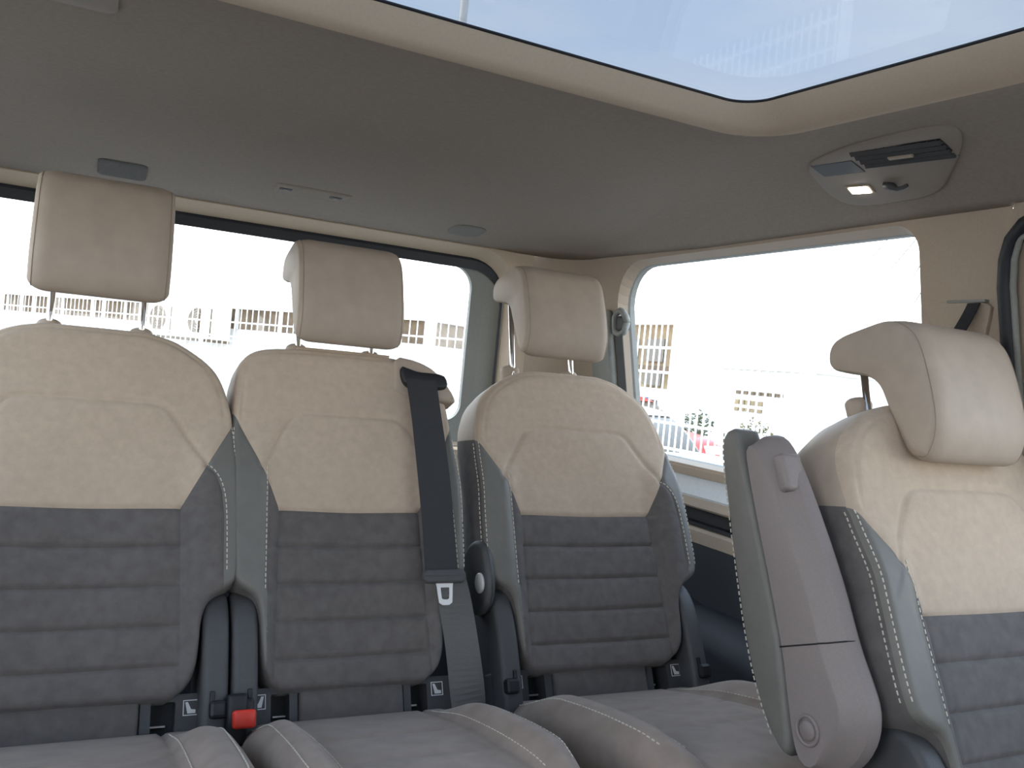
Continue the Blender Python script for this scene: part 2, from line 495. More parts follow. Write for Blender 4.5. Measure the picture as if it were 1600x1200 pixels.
# ------------------------------------------------------------------ rear end
RY0 = 2.705
def rr3(ring, y): return [(x, y + 0.0, z) for x, z in ring]
ro = rrect(-.56, 1.36, 0.60, 1.560, 0.03)
ri = rrect(-.465, 1.29, 0.84, 1.530, [0.14, 0.14, 0.06, 0.06])
rj = rrect(-.458, 1.283, 0.86, 1.500, [0.14, 0.14, 0.06, 0.06])
v, f = loft([rr3(ro, RY0 + 0.02), rr3(ri, RY0), rr3(rj, RY0 + 0.075)])
wr = struct(obj('wall_back', v, f, REVEAL, None, False))
lb = MB(); lb.box((CX, RY0 + 0.06, 0.43), (1.72, 0.06, 0.84)); lb.build('tailgate_panel', PANEL, wr)
t0 = rrect(-.52, 1.33, 0.80, 1.54, 0.06)
t1 = rrect(-.455, 1.28, 0.85, 1.512, [0.12, 0.12, 0.06, 0.06])
t2 = rrect(-.385, 1.205, 0.88, 1.486, [0.08, 0.08, 0.06, 0.06])
t3 = rrect(-.345, 1.168, 0.93, 1.470, [0.075, 0.075, 0.06, 0.06])
v, f = loft([rr3(t0, RY0 + 0.12), rr3(t0, RY0 + 0.078), rr3(t1, RY0 + 0.076), rr3(t2, RY0 + 0.085), rr3(t3, RY0 + 0.10), rr3(t3, RY0 + 0.12)])
w6 = struct(obj('window_6', v, f, GTRIM, None, False)); w6['label'] = 'rear window frame of the tailgate'
v, f = loft([rr3(rrect(-.454, 1.279, 0.852, 1.511, [0.12, 0.12, 0.06, 0.06]), RY0 + 0.074), rr3(rrect(-.450, 1.275, 0.856, 1.492, [0.12, 0.12, 0.06, 0.06]), RY0 + 0.070),
             rr3(rrect(-.446, 1.271, 0.86, 1.462, [0.12, 0.12, 0.06, 0.06]), RY0 + 0.076)])
obj('rubber_seal', v, f, RUBBER, w6, False)
k = len(t3)
gv = rr3(t3, RY0 + 0.108) + rr3(t3, RY0 + 0.113)
obj('glass', gv, [tuple(range(k)), tuple(range(2 * k - 1, k - 1, -1))] + [(i, (i + 1) % k, k + (i + 1) % k, k + i) for i in range(k)], CLEAR, w6)

# ------------------------------------------------------------------ seats
TH = math.radians(25)
SN, CS = math.sin(TH), math.cos(TH)
def L(u, nn, vv):                 # seat frame -> coordinates relative to the seat's empty
    return (u, 0.35 + vv * SN - nn * CS, 1.12 + vv * CS + nn * SN)

HALF_STD = [(0.09, .019), (.14, .008), (.176, -.012), (.21, -.036), (.232, -.062), (.247, -.098), (.257, -.142), (.262, -.19), (.267, -.25), (.271, -.33), (.273, -.41), (.273, -.458),
            (.268, -.484), (.250, -.498), (.222, -.512), (.209, -.545), (.207, -.61), (.2, -.645), (.185, -.668), (.16, -.682)]
HALF_MID = [(.12, .016), (.205, .010), (.245, -.008), (.264, -.038), (.271, -.08), (.275, -.14), (.277, -.19), (.278, -.25), (.278, -.33)] + HALF_STD[11:]
def smooth_half(H):
    P = np.array(H)
    for _ in range(2):
        Q = np.empty((2 * len(P), 2)); Q[0] = P[0]; Q[-1] = P[-1]
        Q[1:-1:2] = 0.75 * P[:-1] + 0.25 * P[1:]
        Q[2:-1:2] = 0.25 * P[:-1] + 0.75 * P[1:]
        P = Q
    return P
def sstep(a, b, x):
    t = np.clip((x - a) / (b - a), 0, 1); return t * t * (3 - 2 * t)
def seg_dist(px, py, pts):
    d = np.full(px.shape, 9.0)
    for (a, b) in zip(pts[:-1], pts[1:]):
        ax, ay = a; bx, by = b
        dx, dy = bx - ax, by - ay
        t = np.clip(((px - ax) * dx + (py - ay) * dy) / (dx * dx + dy * dy), 0, 1)
        d = np.minimum(d, np.hypot(px - ax - t * dx, py - ay - t * dy))
    return d
SEAMS = [-0.415, -0.487, -0.557, -0.626]
BORDER = -0.345
def stitch_curve(side):
    if side > 0:
        return [(.206, -.262), (.226, -.284), (.238, -.318), (.243, -.36), (.245, -.47)]
    return [(-.196, -.262), (-.196, -.36), (-.198, -.50)]
class Back:
    """front cushion surface of a backrest as a height field n(u, v)"""
    def __init__(s, sc):
        s.sc = sc
        H = smooth_half(HALF_MID if sc < .9 else HALF_STD); H = H * np.array([1, 1]); H[:, 0] *= sc
        s.H = H
        s.out = np.vstack([H, (H * np.array([-1, 1]))[::-1]])
        C = np.vstack([s.out, s.out[:1]])
        d = np.r_[0, np.cumsum(np.linalg.norm(np.diff(C, axis=0), axis=1))]
        t = np.linspace(0, d[-1], 700, endpoint=False)
        s.dense = np.stack([np.interp(t, d, C[:, k]) for k in (0, 1)], 1)
    def w(s, v):
        H = s.H[::-1]
        return np.interp(v, H[:, 1], H[:, 0])
    def height(s, u, v, deco=True):
        u = np.asarray(u, float); v = np.asarray(v, float)
        d = np.empty(u.shape)
        fu, fv, fd = u.ravel(), v.ravel(), d.ravel()
        d = seg_dist(fu, fv, [tuple(p) for p in s.out] + [tuple(s.out[0])]).reshape(u.shape)
        r = 0.014 + 0.020 * sstep(-.19, -.07, v)
        q = np.clip(d, 0, r)
        n = -(r - np.sqrt(np.clip(r * r - (r - q) ** 2, 0, None)))
        un = u / s.sc
        au = np.abs(un)
        lo = sstep(-.16, -.30, v)
        n = n + 0.027 * sstep(.155, .225, au) * lo
        n = n - 0.010 * sstep(0.10, 0.0, au / 1.6) * lo
        n = n + 0.004 * sstep(.30, .0, au) * sstep(-.34, -.2, v)
        ins = sstep(.185, .165, au)
        for k in SEAMS:
            n = n - 0.0060 * np.exp(-((v - k) / .0042) ** 2) * ins
        bands = [BORDER] + SEAMS + [-.69]
        for a, b in zip(bands[:-1], bands[1:]):
            t = np.clip((v - b) / (a - b), 0, 1)
            n = n + 0.0018 * np.where((v < a) & (v >= b), np.sin(np.pi * t), 0) * ins
        n = n - 0.0045 * np.exp(-((v - BORDER) / .004) ** 2) * sstep(.20, .165, au)
        edge = .168 + .012 * np.clip((BORDER - v) / .34, 0, 1)
        n = n - 0.004 * np.exp(-((au - edge) / .0045) ** 2) * sstep(-.33, -.36, v)
        dd = seg_dist(au, v, [(.168, BORDER), (.262, -.168)])
        n = n - 0.003 * np.exp(-(dd / .004) ** 2)
        dt = seg_dist(au, v, [(0, -.139), (.105, -.139), (.125, -.143), (.142, -.155), (.212, -.262)])
        n = n - 0.0042 * np.exp(-(dt / .0050) ** 2)
        inside = sstep(-.139, -.155, v + np.clip((au - .13), 0, 1) * 1.45)
        n = n + 0.002 * inside * sstep(-.345, -.30, v)
        for sd in (1, -1):
            n = n - 0.0035 * np.exp(-(seg_dist(un, v, stitch_curve(sd)) / .004) ** 2)
        pip = np.exp(-((d - .017) / .0035) ** 2) * sstep(-.19, -.15, v)
        n = n - 0.0028 * pip
        return n

_cache = {}
def shared(key, build):
    if key not in _cache:
        _cache[key] = build()
    return _cache[key]

def back_panels(sc):
    B = Back(sc)
    nv, nu = 190, 96
    tv = np.linspace(0, 1, nv)
    tv = tv - 0.10 * np.sin(2 * np.pi * tv) / (2 * np.pi) * 1.2
    vv = -.682 + tv * (.682 + .019)
    ts = np.linspace(-1, 1, nu)
    ts = np.sin(ts * math.pi / 2) * 0.55 + ts * 0.45
    bm = bmesh.new()
    G = []
    for y in vv:
        w = float(B.w(y))
        G.append([bm.verts.new((x * w, y, 0)) for x in ts])
    for i in range(nv - 1):
        for j in range(nu - 1):
            bm.faces.new((G[i][j], G[i][j + 1], G[i + 1][j + 1], G[i + 1][j]))
    loop = [tuple(G[0][j].co) for j in range(nu)] + [tuple(G[i][-1].co) for i in range(1, nv)] + [tuple(G[-1][j].co) for j in range(nu - 2, -1, -1)] + [tuple(G[i][0].co) for i in range(nv - 2, 0, -1)]
    def cut(a, b, lim=None):
        d = Vector((b[0] - a[0], b[1] - a[1], 0)); nn = Vector((-d.y, d.x, 0)).normalized()
        geom = bm.faces[:] if lim is None else [q for q in bm.faces if lim(q.calc_center_median())]
        ed = set(); ve = set()
        for q in geom:
            ed.update(q.edges); ve.update(q.verts)
        bmesh.ops.bisect_plane(bm, geom=list(geom) + list(ed) + list(ve), plane_co=Vector((a[0], a[1], 0)), plane_no=nn, dist=1e-6)
    cut((-1, BORDER), (1, BORDER))
    for k in SEAMS:
        cut((-1, k), (1, k), lambda c: abs(c.x) < .21)
    for sg in (1, -1):
        cut((sg * .168 * sc, BORDER), (sg * .262 * sc, -.168), lambda c: c.x * sg > 0.1 and c.y > -.36)
        cut((sg * .168 * sc, BORDER), (sg * .180 * sc, -.685), lambda c: c.x * sg > 0.1 and c.y < BORDER + .001)
        p = stitch_curve(sg)
        for a, b in zip(p[:-1], p[1:]):
            y0, y1 = min(a[1], b[1]), max(a[1], b[1])
            if b is p[-1]: y0 = -1
            cut((a[0] * sc, a[1]), (b[0] * sc, b[1]), lambda c: c.x * sg > 0.1 and y0 - .01 < c.y < y1 + .01)
    def cls(x, y):
        un = x / sc; au = abs(un)
        if y > BORDER and (au < .168 or y > BORDER + (au - .168) * (.177 / .094)):
            return 'headband'
        e = .168 + .012 * min(1, max(0, (BORDER - y) / .34))
        if y < BORDER and au < e:
            k = sum(1 for q in SEAMS if y < q)
            return 'ins%d' % k
        sg = 1 if un > 0 else -1
        p = stitch_curve(sg)
        ys = [q[1] for q in p][::-1]; xs = [abs(q[0]) for q in p][::-1]
        if y < p[0][1] + .001 and au < np.interp(y, ys, xs):
            return 'inner%d' % sg
        if y >= p[0][1] and au < abs(p[0][0]):
            return 'inner%d' % sg
        return 'outer%d' % sg
    vs = list(bm.verts); bm.verts.index_update()
    U = np.array([q.co.x for q in vs]); V = np.array([q.co.y for q in vs])
    N = B.height(U, V)
    groups = {}
    for q in bm.faces:
        c = q.calc_center_median()
        groups.setdefault(cls(c.x, c.y), []).append([p.index for p in q.verts])
    out = {}
    P3 = [L(U[i], N[i], V[i]) for i in range(len(vs))]
    for g_, fs in groups.items():
        ids = sorted({i for q in fs for i in q}); mp_ = {k: i for i, k in enumerate(ids)}
        me = mesh(g_, [P3[i] for i in ids], [[mp_[i] for i in q] for q in fs], True)
        out[g_] = me
    bm.free()
    # shell: sides and back
    lp = np.array([(p[0], p[1]) for p in loop])
    NI = inward(lp)
    nb = B.height(lp[:, 0], lp[:, 1])
    rings = []
    for (dn, ins) in ((0.0, 0.0), (-.012, -.002), (-.05, -.004), (-.09, -.002), (-.118, .006), (-.132, .018), (-.140, .036)):
        q = lp + NI * ins
        rings.append([(q[i, 0], q[i, 1], nb[i] + dn) for i in range(len(lp))])
    v, f = loft(rings)
    bm = bmesh.new()
    bv = [bm.verts.new(p) for p in v]
    for q in f: bm.faces.new([bv[i] for i in q])
    nl = len(lp)
    bm.faces.new(bv[-nl:])
    bmesh.ops.triangulate(bm, faces=[q for q in bm.faces if len(q.verts) > 4])
    bmesh.ops.bisect_plane(bm, geom=bm.verts[:] + bm.edges[:] + bm.faces[:], plane_co=Vector((0, -.166, -.03)), plane_no=Vector((0, 1, 0.30)).normalized(), dist=1e-6)
    bm.verts.index_update()
    allv = [L(q.co.x, q.co.z, q.co.y) for q in bm.verts]
    A = []; Bf = []
    for q in bm.faces:
        c = q.calc_center_median()
        (A if (c.y + .166) + .30 * (c.z + .03) > 0 else Bf).append([p.index for p in q.verts])
    bm.free()
    for nm, fs in (('shell_top', A), ('shell_low', Bf)):
        ids = sorted({i for q in fs for i in q}); mp_ = {k: i for i, k in enumerate(ids)}
        out[nm] = fixn(mesh(nm, [allv[i] for i in ids], [[mp_[i] for i in q] for q in fs], True))
    return out

def dash(mb, a, b, up, w=0.0017, h=0.0016):
    a = Vector(a); b = Vector(b); d = (b - a); ln = d.length; d.normalize()
    up = Vector(up).normalized(); s = d.cross(up).normalized(); up = s.cross(d)
    R = Matrix((s, d, up)).transposed()
    mb.box((a + b) / 2, (w, ln, h), R)

def stitch_path(mb, pts, nrm, step=0.0105, fill=0.62):
    P = [Vector(p) for p in pts]
    D = [0]
    for a, b in zip(P[:-1], P[1:]): D.append(D[-1] + (b - a).length)
    def at(t):
        for i in range(len(P) - 1):
            if t <= D[i + 1] or i == len(P) - 2:
                k = (t - D[i]) / max(1e-9, D[i + 1] - D[i]); return P[i].lerp(P[i + 1], k)
    t = 0
    while t + step * fill < D[-1]:
        dash(mb, at(t), at(t + step * fill), nrm); t += step

def back_stitches(sc):
    B = Back(sc); mb = MB(); mb2 = MB()
    up = Vector(L(0, 1, 0)) - Vector(L(0, 0, 0))
    vr = [-.178 - k * (.29 / 29) for k in range(30)]
    h0 = B.height(np.array([float(B.w(q)) for q in vr]), np.array(vr)); h1 = B.height(np.array([float(B.w(q)) - .0035 for q in vr]), np.array(vr))
    for sg in (1, -1):
        p = stitch_curve(sg)
        Q = np.array(smooth_half([(abs(a), b) for a, b in p]))
        pts = []
        for a, b in Q:
            u = sg * (a + .005) * sc
            pts.append((u, b))
        h = B.height(np.array([q[0] for q in pts]), np.array([q[1] for q in pts]))
        stitch_path(mb, [L(u, hh + .0012, b) for (u, b), hh in zip(pts, h)], up)
        # twin rows beside the side seam
        stitch_path(mb2, [L(sg * (float(B.w(q)) - .0035), h + .001, q) for q, h in zip(vr, h1)], up + Vector((sg * .5, 0, 0)))
        stitch_path(mb2, [L(sg * (float(B.w(q)) + .0025), h - .006, q) for q, h in zip(vr, h0)], (sg, 0, 0))
    return mb.mesh('stitching'), mb2.mesh('stitching')

HR = [(-.198, -.085), (-.207, -.035), (-.187, .035), (-.155, .115), (-.125, .146), (-.08, .154), (-.01, .132), (.036, .116), (.052, .092), (.050, .062), (.034, .046), (-.03, .044), (-.070, .034), (-.091, -.008), (-.126, -.075), (-.150, -.102), (-.185, -.104)]

def seat_parts(root, sc=1.0, hr=0.14, arm=None, pillars=(1, -1), hx=0.0, hs=1.0):
    def put(name, key, build, m, parent=root, label=None):
        o = link(name, shared(key + (sc,), build), m, parent)
        if label: o['label'] = label
        return o
    bp = shared(('bp', sc), lambda: back_panels(sc))
    def addp(name, k, m, parent, label=None):
        me = bp[k]
        o = link(name, me, m, parent)
        if label: o['label'] = label
        return o
    shell = addp('backrest', 'shell_low', DARK, root)
    addp('backrest_top', 'shell_top', BEIGEL, root, 'beige upper side and top of the backrest')
    addp('upper_panel', 'headband', BEIGE, root, 'beige upper panel with a stitched trapezoid')
    for k in range(5):
        addp('quilted_panel', 'ins%d' % k, DARK, root)
    for sg in (1, -1):
        bo = addp('side_bolster', 'outer%d' % sg, LEATH, root, 'grey leather edge of the side bolster')
        addp('bolster_inset', 'inner%d' % sg, DARK, bo)
    st = shared(('st', sc), lambda: back_stitches(sc))
    for k in (0, 1):
        o = link('stitching', st[k], THREAD, root); o['label'] = 'pale contrast stitching'; o['kind'] = 'stuff'
    # lower flap
    def flap():
        P = np.array(rrect(-.118 * sc, .118 * sc, -.80, -.655, 0.006))
        v, f = rextrude(P, -.045, -.022, .006, .006, lambda w, a, b: L(a, w, b), 3)
        return fixn(mesh('lower_flap', v, f, True))
    put('lower_flap', ('flap',), flap, DARK)
    # anchorage frames left and right of the flap
    for sg in (1, -1):
        def frame():
            P0 = rrect(.121 * sc, .262 * sc, -.80, -.672, .008); P1 = rrect(.138 * sc, .178 * sc, -.752, -.684, .004)
            r0 = [L(sg * a, -.060, b) for a, b in P0]; r1 = [L(sg * a, -.030, b) for a, b in P0]
            r2 = [L(sg * a, -.030, b) for a, b in P1]; r3 = [L(sg * a, -.075, b) for a, b in P1]
            v, f = loft([r0, r1, r2, r3]); return fixn(mesh('anchor_frame', v, f))
        fr = put('anchor_frame', ('frame', sg), frame, DPLAST)
        def hole():
            m = MB(); R = Matrix.Rotation(-TH, 3, 'X')
            c = L(sg * .158 * sc, -.085, -.718); m.box(c, (.05, .02, .085), R)
            return m.mesh('anchor_hole')
        put('anchor_hole', ('hole', sg), hole, BLACK, fr)
        def bar():
            m = MB(); m.tube([L(sg * .136 * sc, -.066, -.722), L(sg * .166 * sc, -.066, -.722)], .0022, 8); return m.mesh('anchor_bar')
        put('anchor_bar', ('bar', sg), bar, STEEL, fr)
        def icon():
            m = MB()
            def q(pts):
                pts = [(sg * .203 * sc + a * sg, b) for a, b in pts]
                v = [L(a, -.0292, b) for a, b in pts] + [L(a, -.0300, b) for a, b in pts]; n_ = len(pts)
                m.add(v, [tuple(range(n_)), tuple(range(2 * n_ - 1, n_ - 1, -1))] + [(i, (i + 1) % n_, n_ + (i + 1) % n_, n_ + i) for i in range(n_)])
            for x0, x1, y0, y1 in ((-.0125, .0125, -.684, -.6825), (-.0125, .0125, -.7085, -.707), (-.0125, -.011, -.707, -.684), (.011, .0125, -.707, -.684)):
                q([(x0, y0), (x1, y0), (x1, y1), (x0, y1)])
            q([(-.009, -.686), (-.0045, -.686), (.001, -.698), (.0085, -.699), (.0085, -.705), (-.005, -.705)])
            return m.mesh('child_seat_icon')
        put('child_seat_icon', ('icon', sg), icon, WHITE, fr, 'small white child seat pictogram')
        if sg in pillars:
            def pil():
                P = smooth_poly([(.030, -.80), (.034, -.68), (.030, -.58), (.014, -.522), (-.02, -.492), (-.07, -.492), (-.11, -.53), (-.125, -.60), (-.13, -.80)], 56, it=2)
                v, f = rextrude(P, .214 * sc, .214 * sc + .046, .012, .012, lambda w, a, b: L(sg * w, a - .012, b), 4)
                return fixn(mesh('recliner_cover', v, f, True))
            put('recliner_cover', ('pil', sg), pil, DPLAST, root, 'dark plastic cover over the recliner joint')
            def knob():
                m = MB(); R = Matrix.Rotation(-TH, 3, 'X')
                m.box(L(sg * .242 * sc, .018, -.705), (.030, .030, .030), R, .006)
                m.box(L(sg * .232 * sc, .016, -.685), (.008, .020, .022), R, .002)
                return m.mesh('release_catch')
            put('release_catch', ('knob', sg), knob, BLACK)
    # seat cushion
    def cushion():
        nu_, ny = 72, 60
        hw = .252 * sc
        us = np.sin(np.linspace(-1, 1, nu_) * math.pi / 2) * .6 + np.linspace(-1, 1, nu_) * .4
        ty = np.linspace(0, 1, ny)
        v = []; f = []
        for t in ty:
            y = .055 - t * .56
            k = 1 - .10 * float(sstep(.72, 1, np.array(t))) - .05 * max(0, (t - .9) / .1) ** 2
            for s_ in us:
                u = s_ * hw * k; au = abs(u) / (.252 * sc)
                z = .448 + .150 * t - .05 * t ** 3
                z += .036 * float(sstep(.55, .80, np.array(au))) * float(sstep(.0, .35, np.array(t))) * (1 - .5 * float(sstep(.75, 1, np.array(t))))
                e = (1 - abs(s_)) * hw
                r = .05
                q = min(e, r); z -= (r - math.sqrt(max(0, r * r - (r - q) ** 2)))
                e2 = (1 - t) * .56; r2 = .06
                q = min(e2, r2); z -= (r2 - math.sqrt(max(0, r2 * r2 - (r2 - q) ** 2)))
                dl = abs(au - .62)
                z -= .006 * math.exp(-(dl / .018) ** 2)
                for ts_ in (.36, .62):
                    z -= .005 * math.exp(-((t - ts_) / .012) ** 2) * float(sstep(.64, .56, np.array(au)))
                v.append((u, y, z))
        for i in range(ny - 1):
            for j in range(nu_ - 1):
                f.append((i * nu_ + j, i * nu_ + j + 1, (i + 1) * nu_ + j + 1, (i + 1) * nu_ + j))
        lp = [j for j in range(nu_)] + [i * nu_ + nu_ - 1 for i in range(1, ny)] + [(ny - 1) * nu_ + j for j in range(nu_ - 2, -1, -1)] + [i * nu_ for i in range(ny - 2, 0, -1)]
        base = len(v)
        for i in lp: v.append((v[i][0] * .99, v[i][1], v[i][2] - .05))
        for i in lp: v.append((v[i][0] * .95, v[i][1], .33))
        n_ = len(lp)
        for i in range(n_):
            j = (i + 1) % n_
            f.append((lp[i], lp[j], base + j, base + i)); f.append((base + i, base + j, base + n_ + j, base + n_ + i))
        f.append(tuple(base + n_ + i for i in range(n_)))
        return fixn(mesh('seat_cushion', v, f, True))
    cu = put('seat_cushion', ('cush',), cushion, CUSH)
    def cst():
        m = MB()
        for sg in (1, -1):
            for au, dz in ((.655, 0.0), (.90, 0.0)):
                pts = []
                for k in range(24):
                    t = .06 + .80 * k / 23
                    y = .055 - t * .56
                    kk = 1 - .10 * float(sstep(.72, 1, np.array(t)))
                    hw = .252 * sc * kk
                    u = au * .252 * sc * (kk if au > .8 else 1); a_ = u / (.252 * sc)
                    z = .448 + .150 * t - .05 * t ** 3
                    z += .036 * float(sstep(.55, .80, np.array(a_))) * float(sstep(.0, .35, np.array(t))) * (1 - .5 * float(sstep(.75, 1, np.array(t))))
                    e_ = hw - u; q = min(e_, .05); z -= (.05 - math.sqrt(max(0, .0025 - (.05 - q) ** 2)))
                    pts.append((sg * u, y, z + .0015 - .006 * math.exp(-((a_ - .62) / .018) ** 2)))
                stitch_path(m, pts, (sg * .3, 0, 1))
        return m.mesh('stitching')
    o = put('stitching', ('cst',), cst, THREAD, cu, 'pale contrast stitching'); o['kind'] = 'stuff'
    def base():
        m = MB()
        m.box((0, -.22, .215), (.46 * sc, .40, .24), None, .02)
        m.box((-.19 * sc, -.20, .045), (.045, .62, .09), None, .008); m.box((.19 * sc, -.20, .045), (.045, .62, .09), None, .008)
        return m.mesh('seat_base')
    put('seat_base', ('base',), base, BLACK)
    # headrest
    dy = hr * .33
    def headrest():
        P = smooth_poly([(a * .97, .028 + (b - .02) * .93) for a, b in HR], 84, it=3)
        N = inward(P)
        front = 1.0 - .72 * sstep(-.13, -.06, P[:, 0])
        v = []; f = []; n_ = len(P); seg = 7
        rg = [(-.123 + .036 * (1 - math.cos(math.pi / 2 * i / seg)), .023 * (1 - math.sin(math.pi / 2 * i / seg))) for i in range(seg + 1)]
        rg += [(-w, q) for w, q in reversed(rg)]
        for w, q in rg:
            v += [(w, a, b) for a, b in P + N * (q * front)[:, None]]
        for i in range(len(rg) - 1):
            for j in range(n_): f.append((i * n_ + j, i * n_ + (j + 1) % n_, (i + 1) * n_ + (j + 1) % n_, (i + 1) * n_ + j))
        f.append(tuple(range(n_))); f.append(tuple((len(rg) - 1) * n_ + j for j in range(n_)))
        return fixn(mesh('headrest', v, f, True))
    if 'hr' not in _cache: _cache['hr'] = headrest()
    def hseam(sg):
        P = smooth_poly([(a * .97, .028 + (b - .02) * .93) for a, b in HR], 84, it=3); N = inward(P)
        fr_ = 1.0 - .72 * sstep(-.13, -.06, P[:, 0]); m = MB()
        Q = P + N * ((.023 * (1 - math.sin(math.radians(38.6))) - .0004) * fr_)[:, None]
        m.tube([(sg * (.123 - .0079), a, b) for a, b in Q] + [(sg * (.123 - .0079), Q[0, 0], Q[0, 1])], .0009, 6, False)
        return m.mesh('headrest_seam', True)
    h = link('headrest', _cache['hr'], BEIGEL, root)
    for sg in (1, -1):
        if ('hseam', sg) not in _cache: _cache[('hseam', sg)] = hseam(sg)
        link('headrest_seam', _cache[('hseam', sg)], SEAM, h)
    h.location = (hx, .45 + dy, 1.125 + hr); h.scale = (hs, hs, hs)
    for sg in (1, -1):
        p = MB(); p.tube([(hx + sg * .084, .45 - .05, 1.125 - .12), (hx + sg * .084, .45 + dy, 1.125 + hr + .075)], .0068, 14)
        link('headrest_post', p.mesh('headrest_post', True), CHROME, root)
        def guide():
            m = MB(); pts = smooth_poly([(0.024, 0), (.024, .004), (.018, .012), (.009, .014), (.0065, .014), (.0065, -.03), (.02, -.03)], 20)
            ns = 18; v = []; f = []
            for i in range(ns):
                g_ = 2 * math.pi * i / ns
                for r_, z_ in pts: v.append((r_ * math.cos(g_), r_ * math.sin(g_), z_))
            k = len(pts)
            for i in range(ns):
                for j in range(k): f.append((i * k + j, i * k + (j + 1) % k, ((i + 1) % ns) * k + (j + 1) % k, ((i + 1) % ns) * k + j))
            return fixn(mesh('post_guide', v, f, True))
        if 'guide' not in _cache: _cache['guide'] = guide()
        q = link('post_guide', _cache['guide'], BEIGEL, root); q.location = (hx + sg * .084, .45, 1.121); q.rotation_euler = (-.25, 0, 0)
    # folded-up armrest
    if arm:
        sg = arm
        def cover():
            P = smooth_poly([(-.008, -.475), (-.010, -.44), (-.020, -.38), (-.022, -.28), (-.045, -.12), (-.060, -.06), (-.074, -.035), (-.100, -.022), (-.128, -.030), (-.137, -.06), (-.138, -.36), (-.147, -.44), (-.155, -.50), (-.150, -.535), (-.130, -.552), (-.10, -.556), (-.060, -.545), (-.025, -.515)], 90, it=2)
            N = inward(P)
            v = []; f = []
            n_ = len(P)
            # wide chamfer on the outer front edge
            for (w, q) in ((.290, .010), (.293, .003), (.298, 0), (.310, .001), (.318, .004), (.326, .015), (.334, .026), (.341, .0355), (.3425, .039)):
                Q = P.copy()
                for i in range(n_):
                    Q[i] = P[i] + N[i] * q * (.10 + .90 * float(sstep(-.150, -.070, P[i, 0])))
                v += [L(sg * w, a, b) for a, b in Q]
            for i in range(8):
                for j in range(n_): f.append((i * n_ + j, i * n_ + (j + 1) % n_, (i + 1) * n_ + (j + 1) % n_, (i + 1) * n_ + j))
            f.append(tuple(range(n_))); f.append(tuple(8 * n_ + j for j in range(n_)))
            me = fixn(mesh('armrest', v, f, True)); me.set_sharp_from_angle(angle=math.radians(24)); return me
        a = put('armrest', ('armc', sg), cover, PLAST, root, 'folded up armrest of taupe plastic')
        def pad():
            P = smooth_poly([(-.134, -.01), (-.145, .004), (-.170, .004), (-.186, -.02), (-.196, -.10), (-.208, -.22), (-.218, -.34), (-.214, -.43), (-.198, -.50), (-.172, -.532), (-.158, -.51), (-.146, -.43), (-.136, -.36), (-.134, -.20)], 80, it=2)
            v, f = rextrude(P, .287, .345, .014, .012, lambda w, a_, b: L(sg * w, a_, b), 4)
            return fixn(mesh('armrest_pad', v, f, True))
        pd = put('armrest_pad', ('armp', sg), pad, LEATH, a, 'grey leather armrest pad')
        def pst():
            P = [(-.174, .002), (-.188, -.03), (-.198, -.10), (-.210, -.22), (-.2195, -.34), (-.2155, -.43), (-.200, -.498)]
            Q = smooth_half(P); m = MB()
            stitch_path(m, [L(sg * .341, a_ + .003, b) for a_, b in Q], (sg, 0, 0)); stitch_path(m, [L(sg * .291, a_ + .003, b) for a_, b in Q], (sg, 0, 0))
            return m.mesh('stitching')
        o = put('stitching', ('pst', sg), pst, THREAD, a, 'pale contrast stitching'); o['kind'] = 'stuff'
        def bolt():
            m = MB()
            c = L(sg * .34, -.115, -.490); x = sg
            m.tube([(c[0] - x * .004, c[1], c[2]), (c[0] + x * .004, c[1], c[2]), (c[0] + x * .0065, c[1], c[2])], [.0155, .0155, .0125], 24)
            return m.mesh('pivot_cap', True)
        put('pivot_cap', ('bolt', sg), bolt, PLAST, a, 'round cap on the armrest pivot')
        def ring():
            m = MB(); c = L(sg * .3435, -.115, -.490)
            m.tube([(c[0], c[1] + .021 * math.cos(g_), c[2] + .021 * math.sin(g_)) for g_ in np.linspace(0, 2 * math.pi, 25)], .0032, 8, False)
            return m.mesh('pivot_ring', True)
        put('pivot_ring', ('ring', sg), ring, PLAST, a)
        def btn():
            P = np.array(rrect(-.074, -.050, -.135, -.072, .008))
            v, f = rextrude(P, .296, .340, .008, .006, lambda w, a_, b: L(sg * w, a_, b), 3)
            P = P; return fixn(mesh('armrest_button', v, f, True))
        put('armrest_button', ('btn', sg), btn, PLAST, a, 'oblong release button')
        def seam():
            m = MB(); m.tube([L(sg * .3430, -.138, -.366), L(sg * .3430, -.0600, -.371), L(sg * .3418, -.0556, -.371), L(sg * .3348, -.0456, -.372), L(sg * .3268, -.0346, -.3725), L(sg * .3188, -.0238, -.373), L(sg * .310, -.0208, -.3735), L(sg * .297, -.0206, -.374)], .0012, 6)
            return m.mesh('seam_line', True)
        put('seam_line', ('seam', sg), seam, BLACK, a)

G = 'three reclining seats of the rear row'
s1 = empty('vehicle_seat', (0.0, 1.50, 0)); seat_parts(s1, 1.0, .147)
tag(s1, 'two-tone beige and charcoal car seat in rear row, headrest raised highest against the roof lining', 'seat', G)
s2 = empty('vehicle_seat', (0.494, 1.50, 0)); seat_parts(s2, 0.855, .098, pillars=(-1,), hx=-.006, hs=.94)
tag(s2, 'narrower two-tone seat in middle of rear row with a black belt down its front', 'seat', G)
s3 = empty('vehicle_seat', (1.050, 1.50, 0)); seat_parts(s3, 1.0, .118, hx=-.03, hs=.93)
tag(s3, 'two-tone rear-row seat by the side window, in front of the rear corner pillar', 'seat', G)
s4 = empty('vehicle_seat', (1.350, 0.70, 0)); seat_parts(s4, 1.0, 0.0, arm=-1)
tag(s4, 'two-tone seat standing ahead of the rear row, its headrest pushed down, its armrest folded up', 'seat', G)
for s_ in (s1, s2, s3, s4):
    s_['group'] = 'two-tone seats of the van'

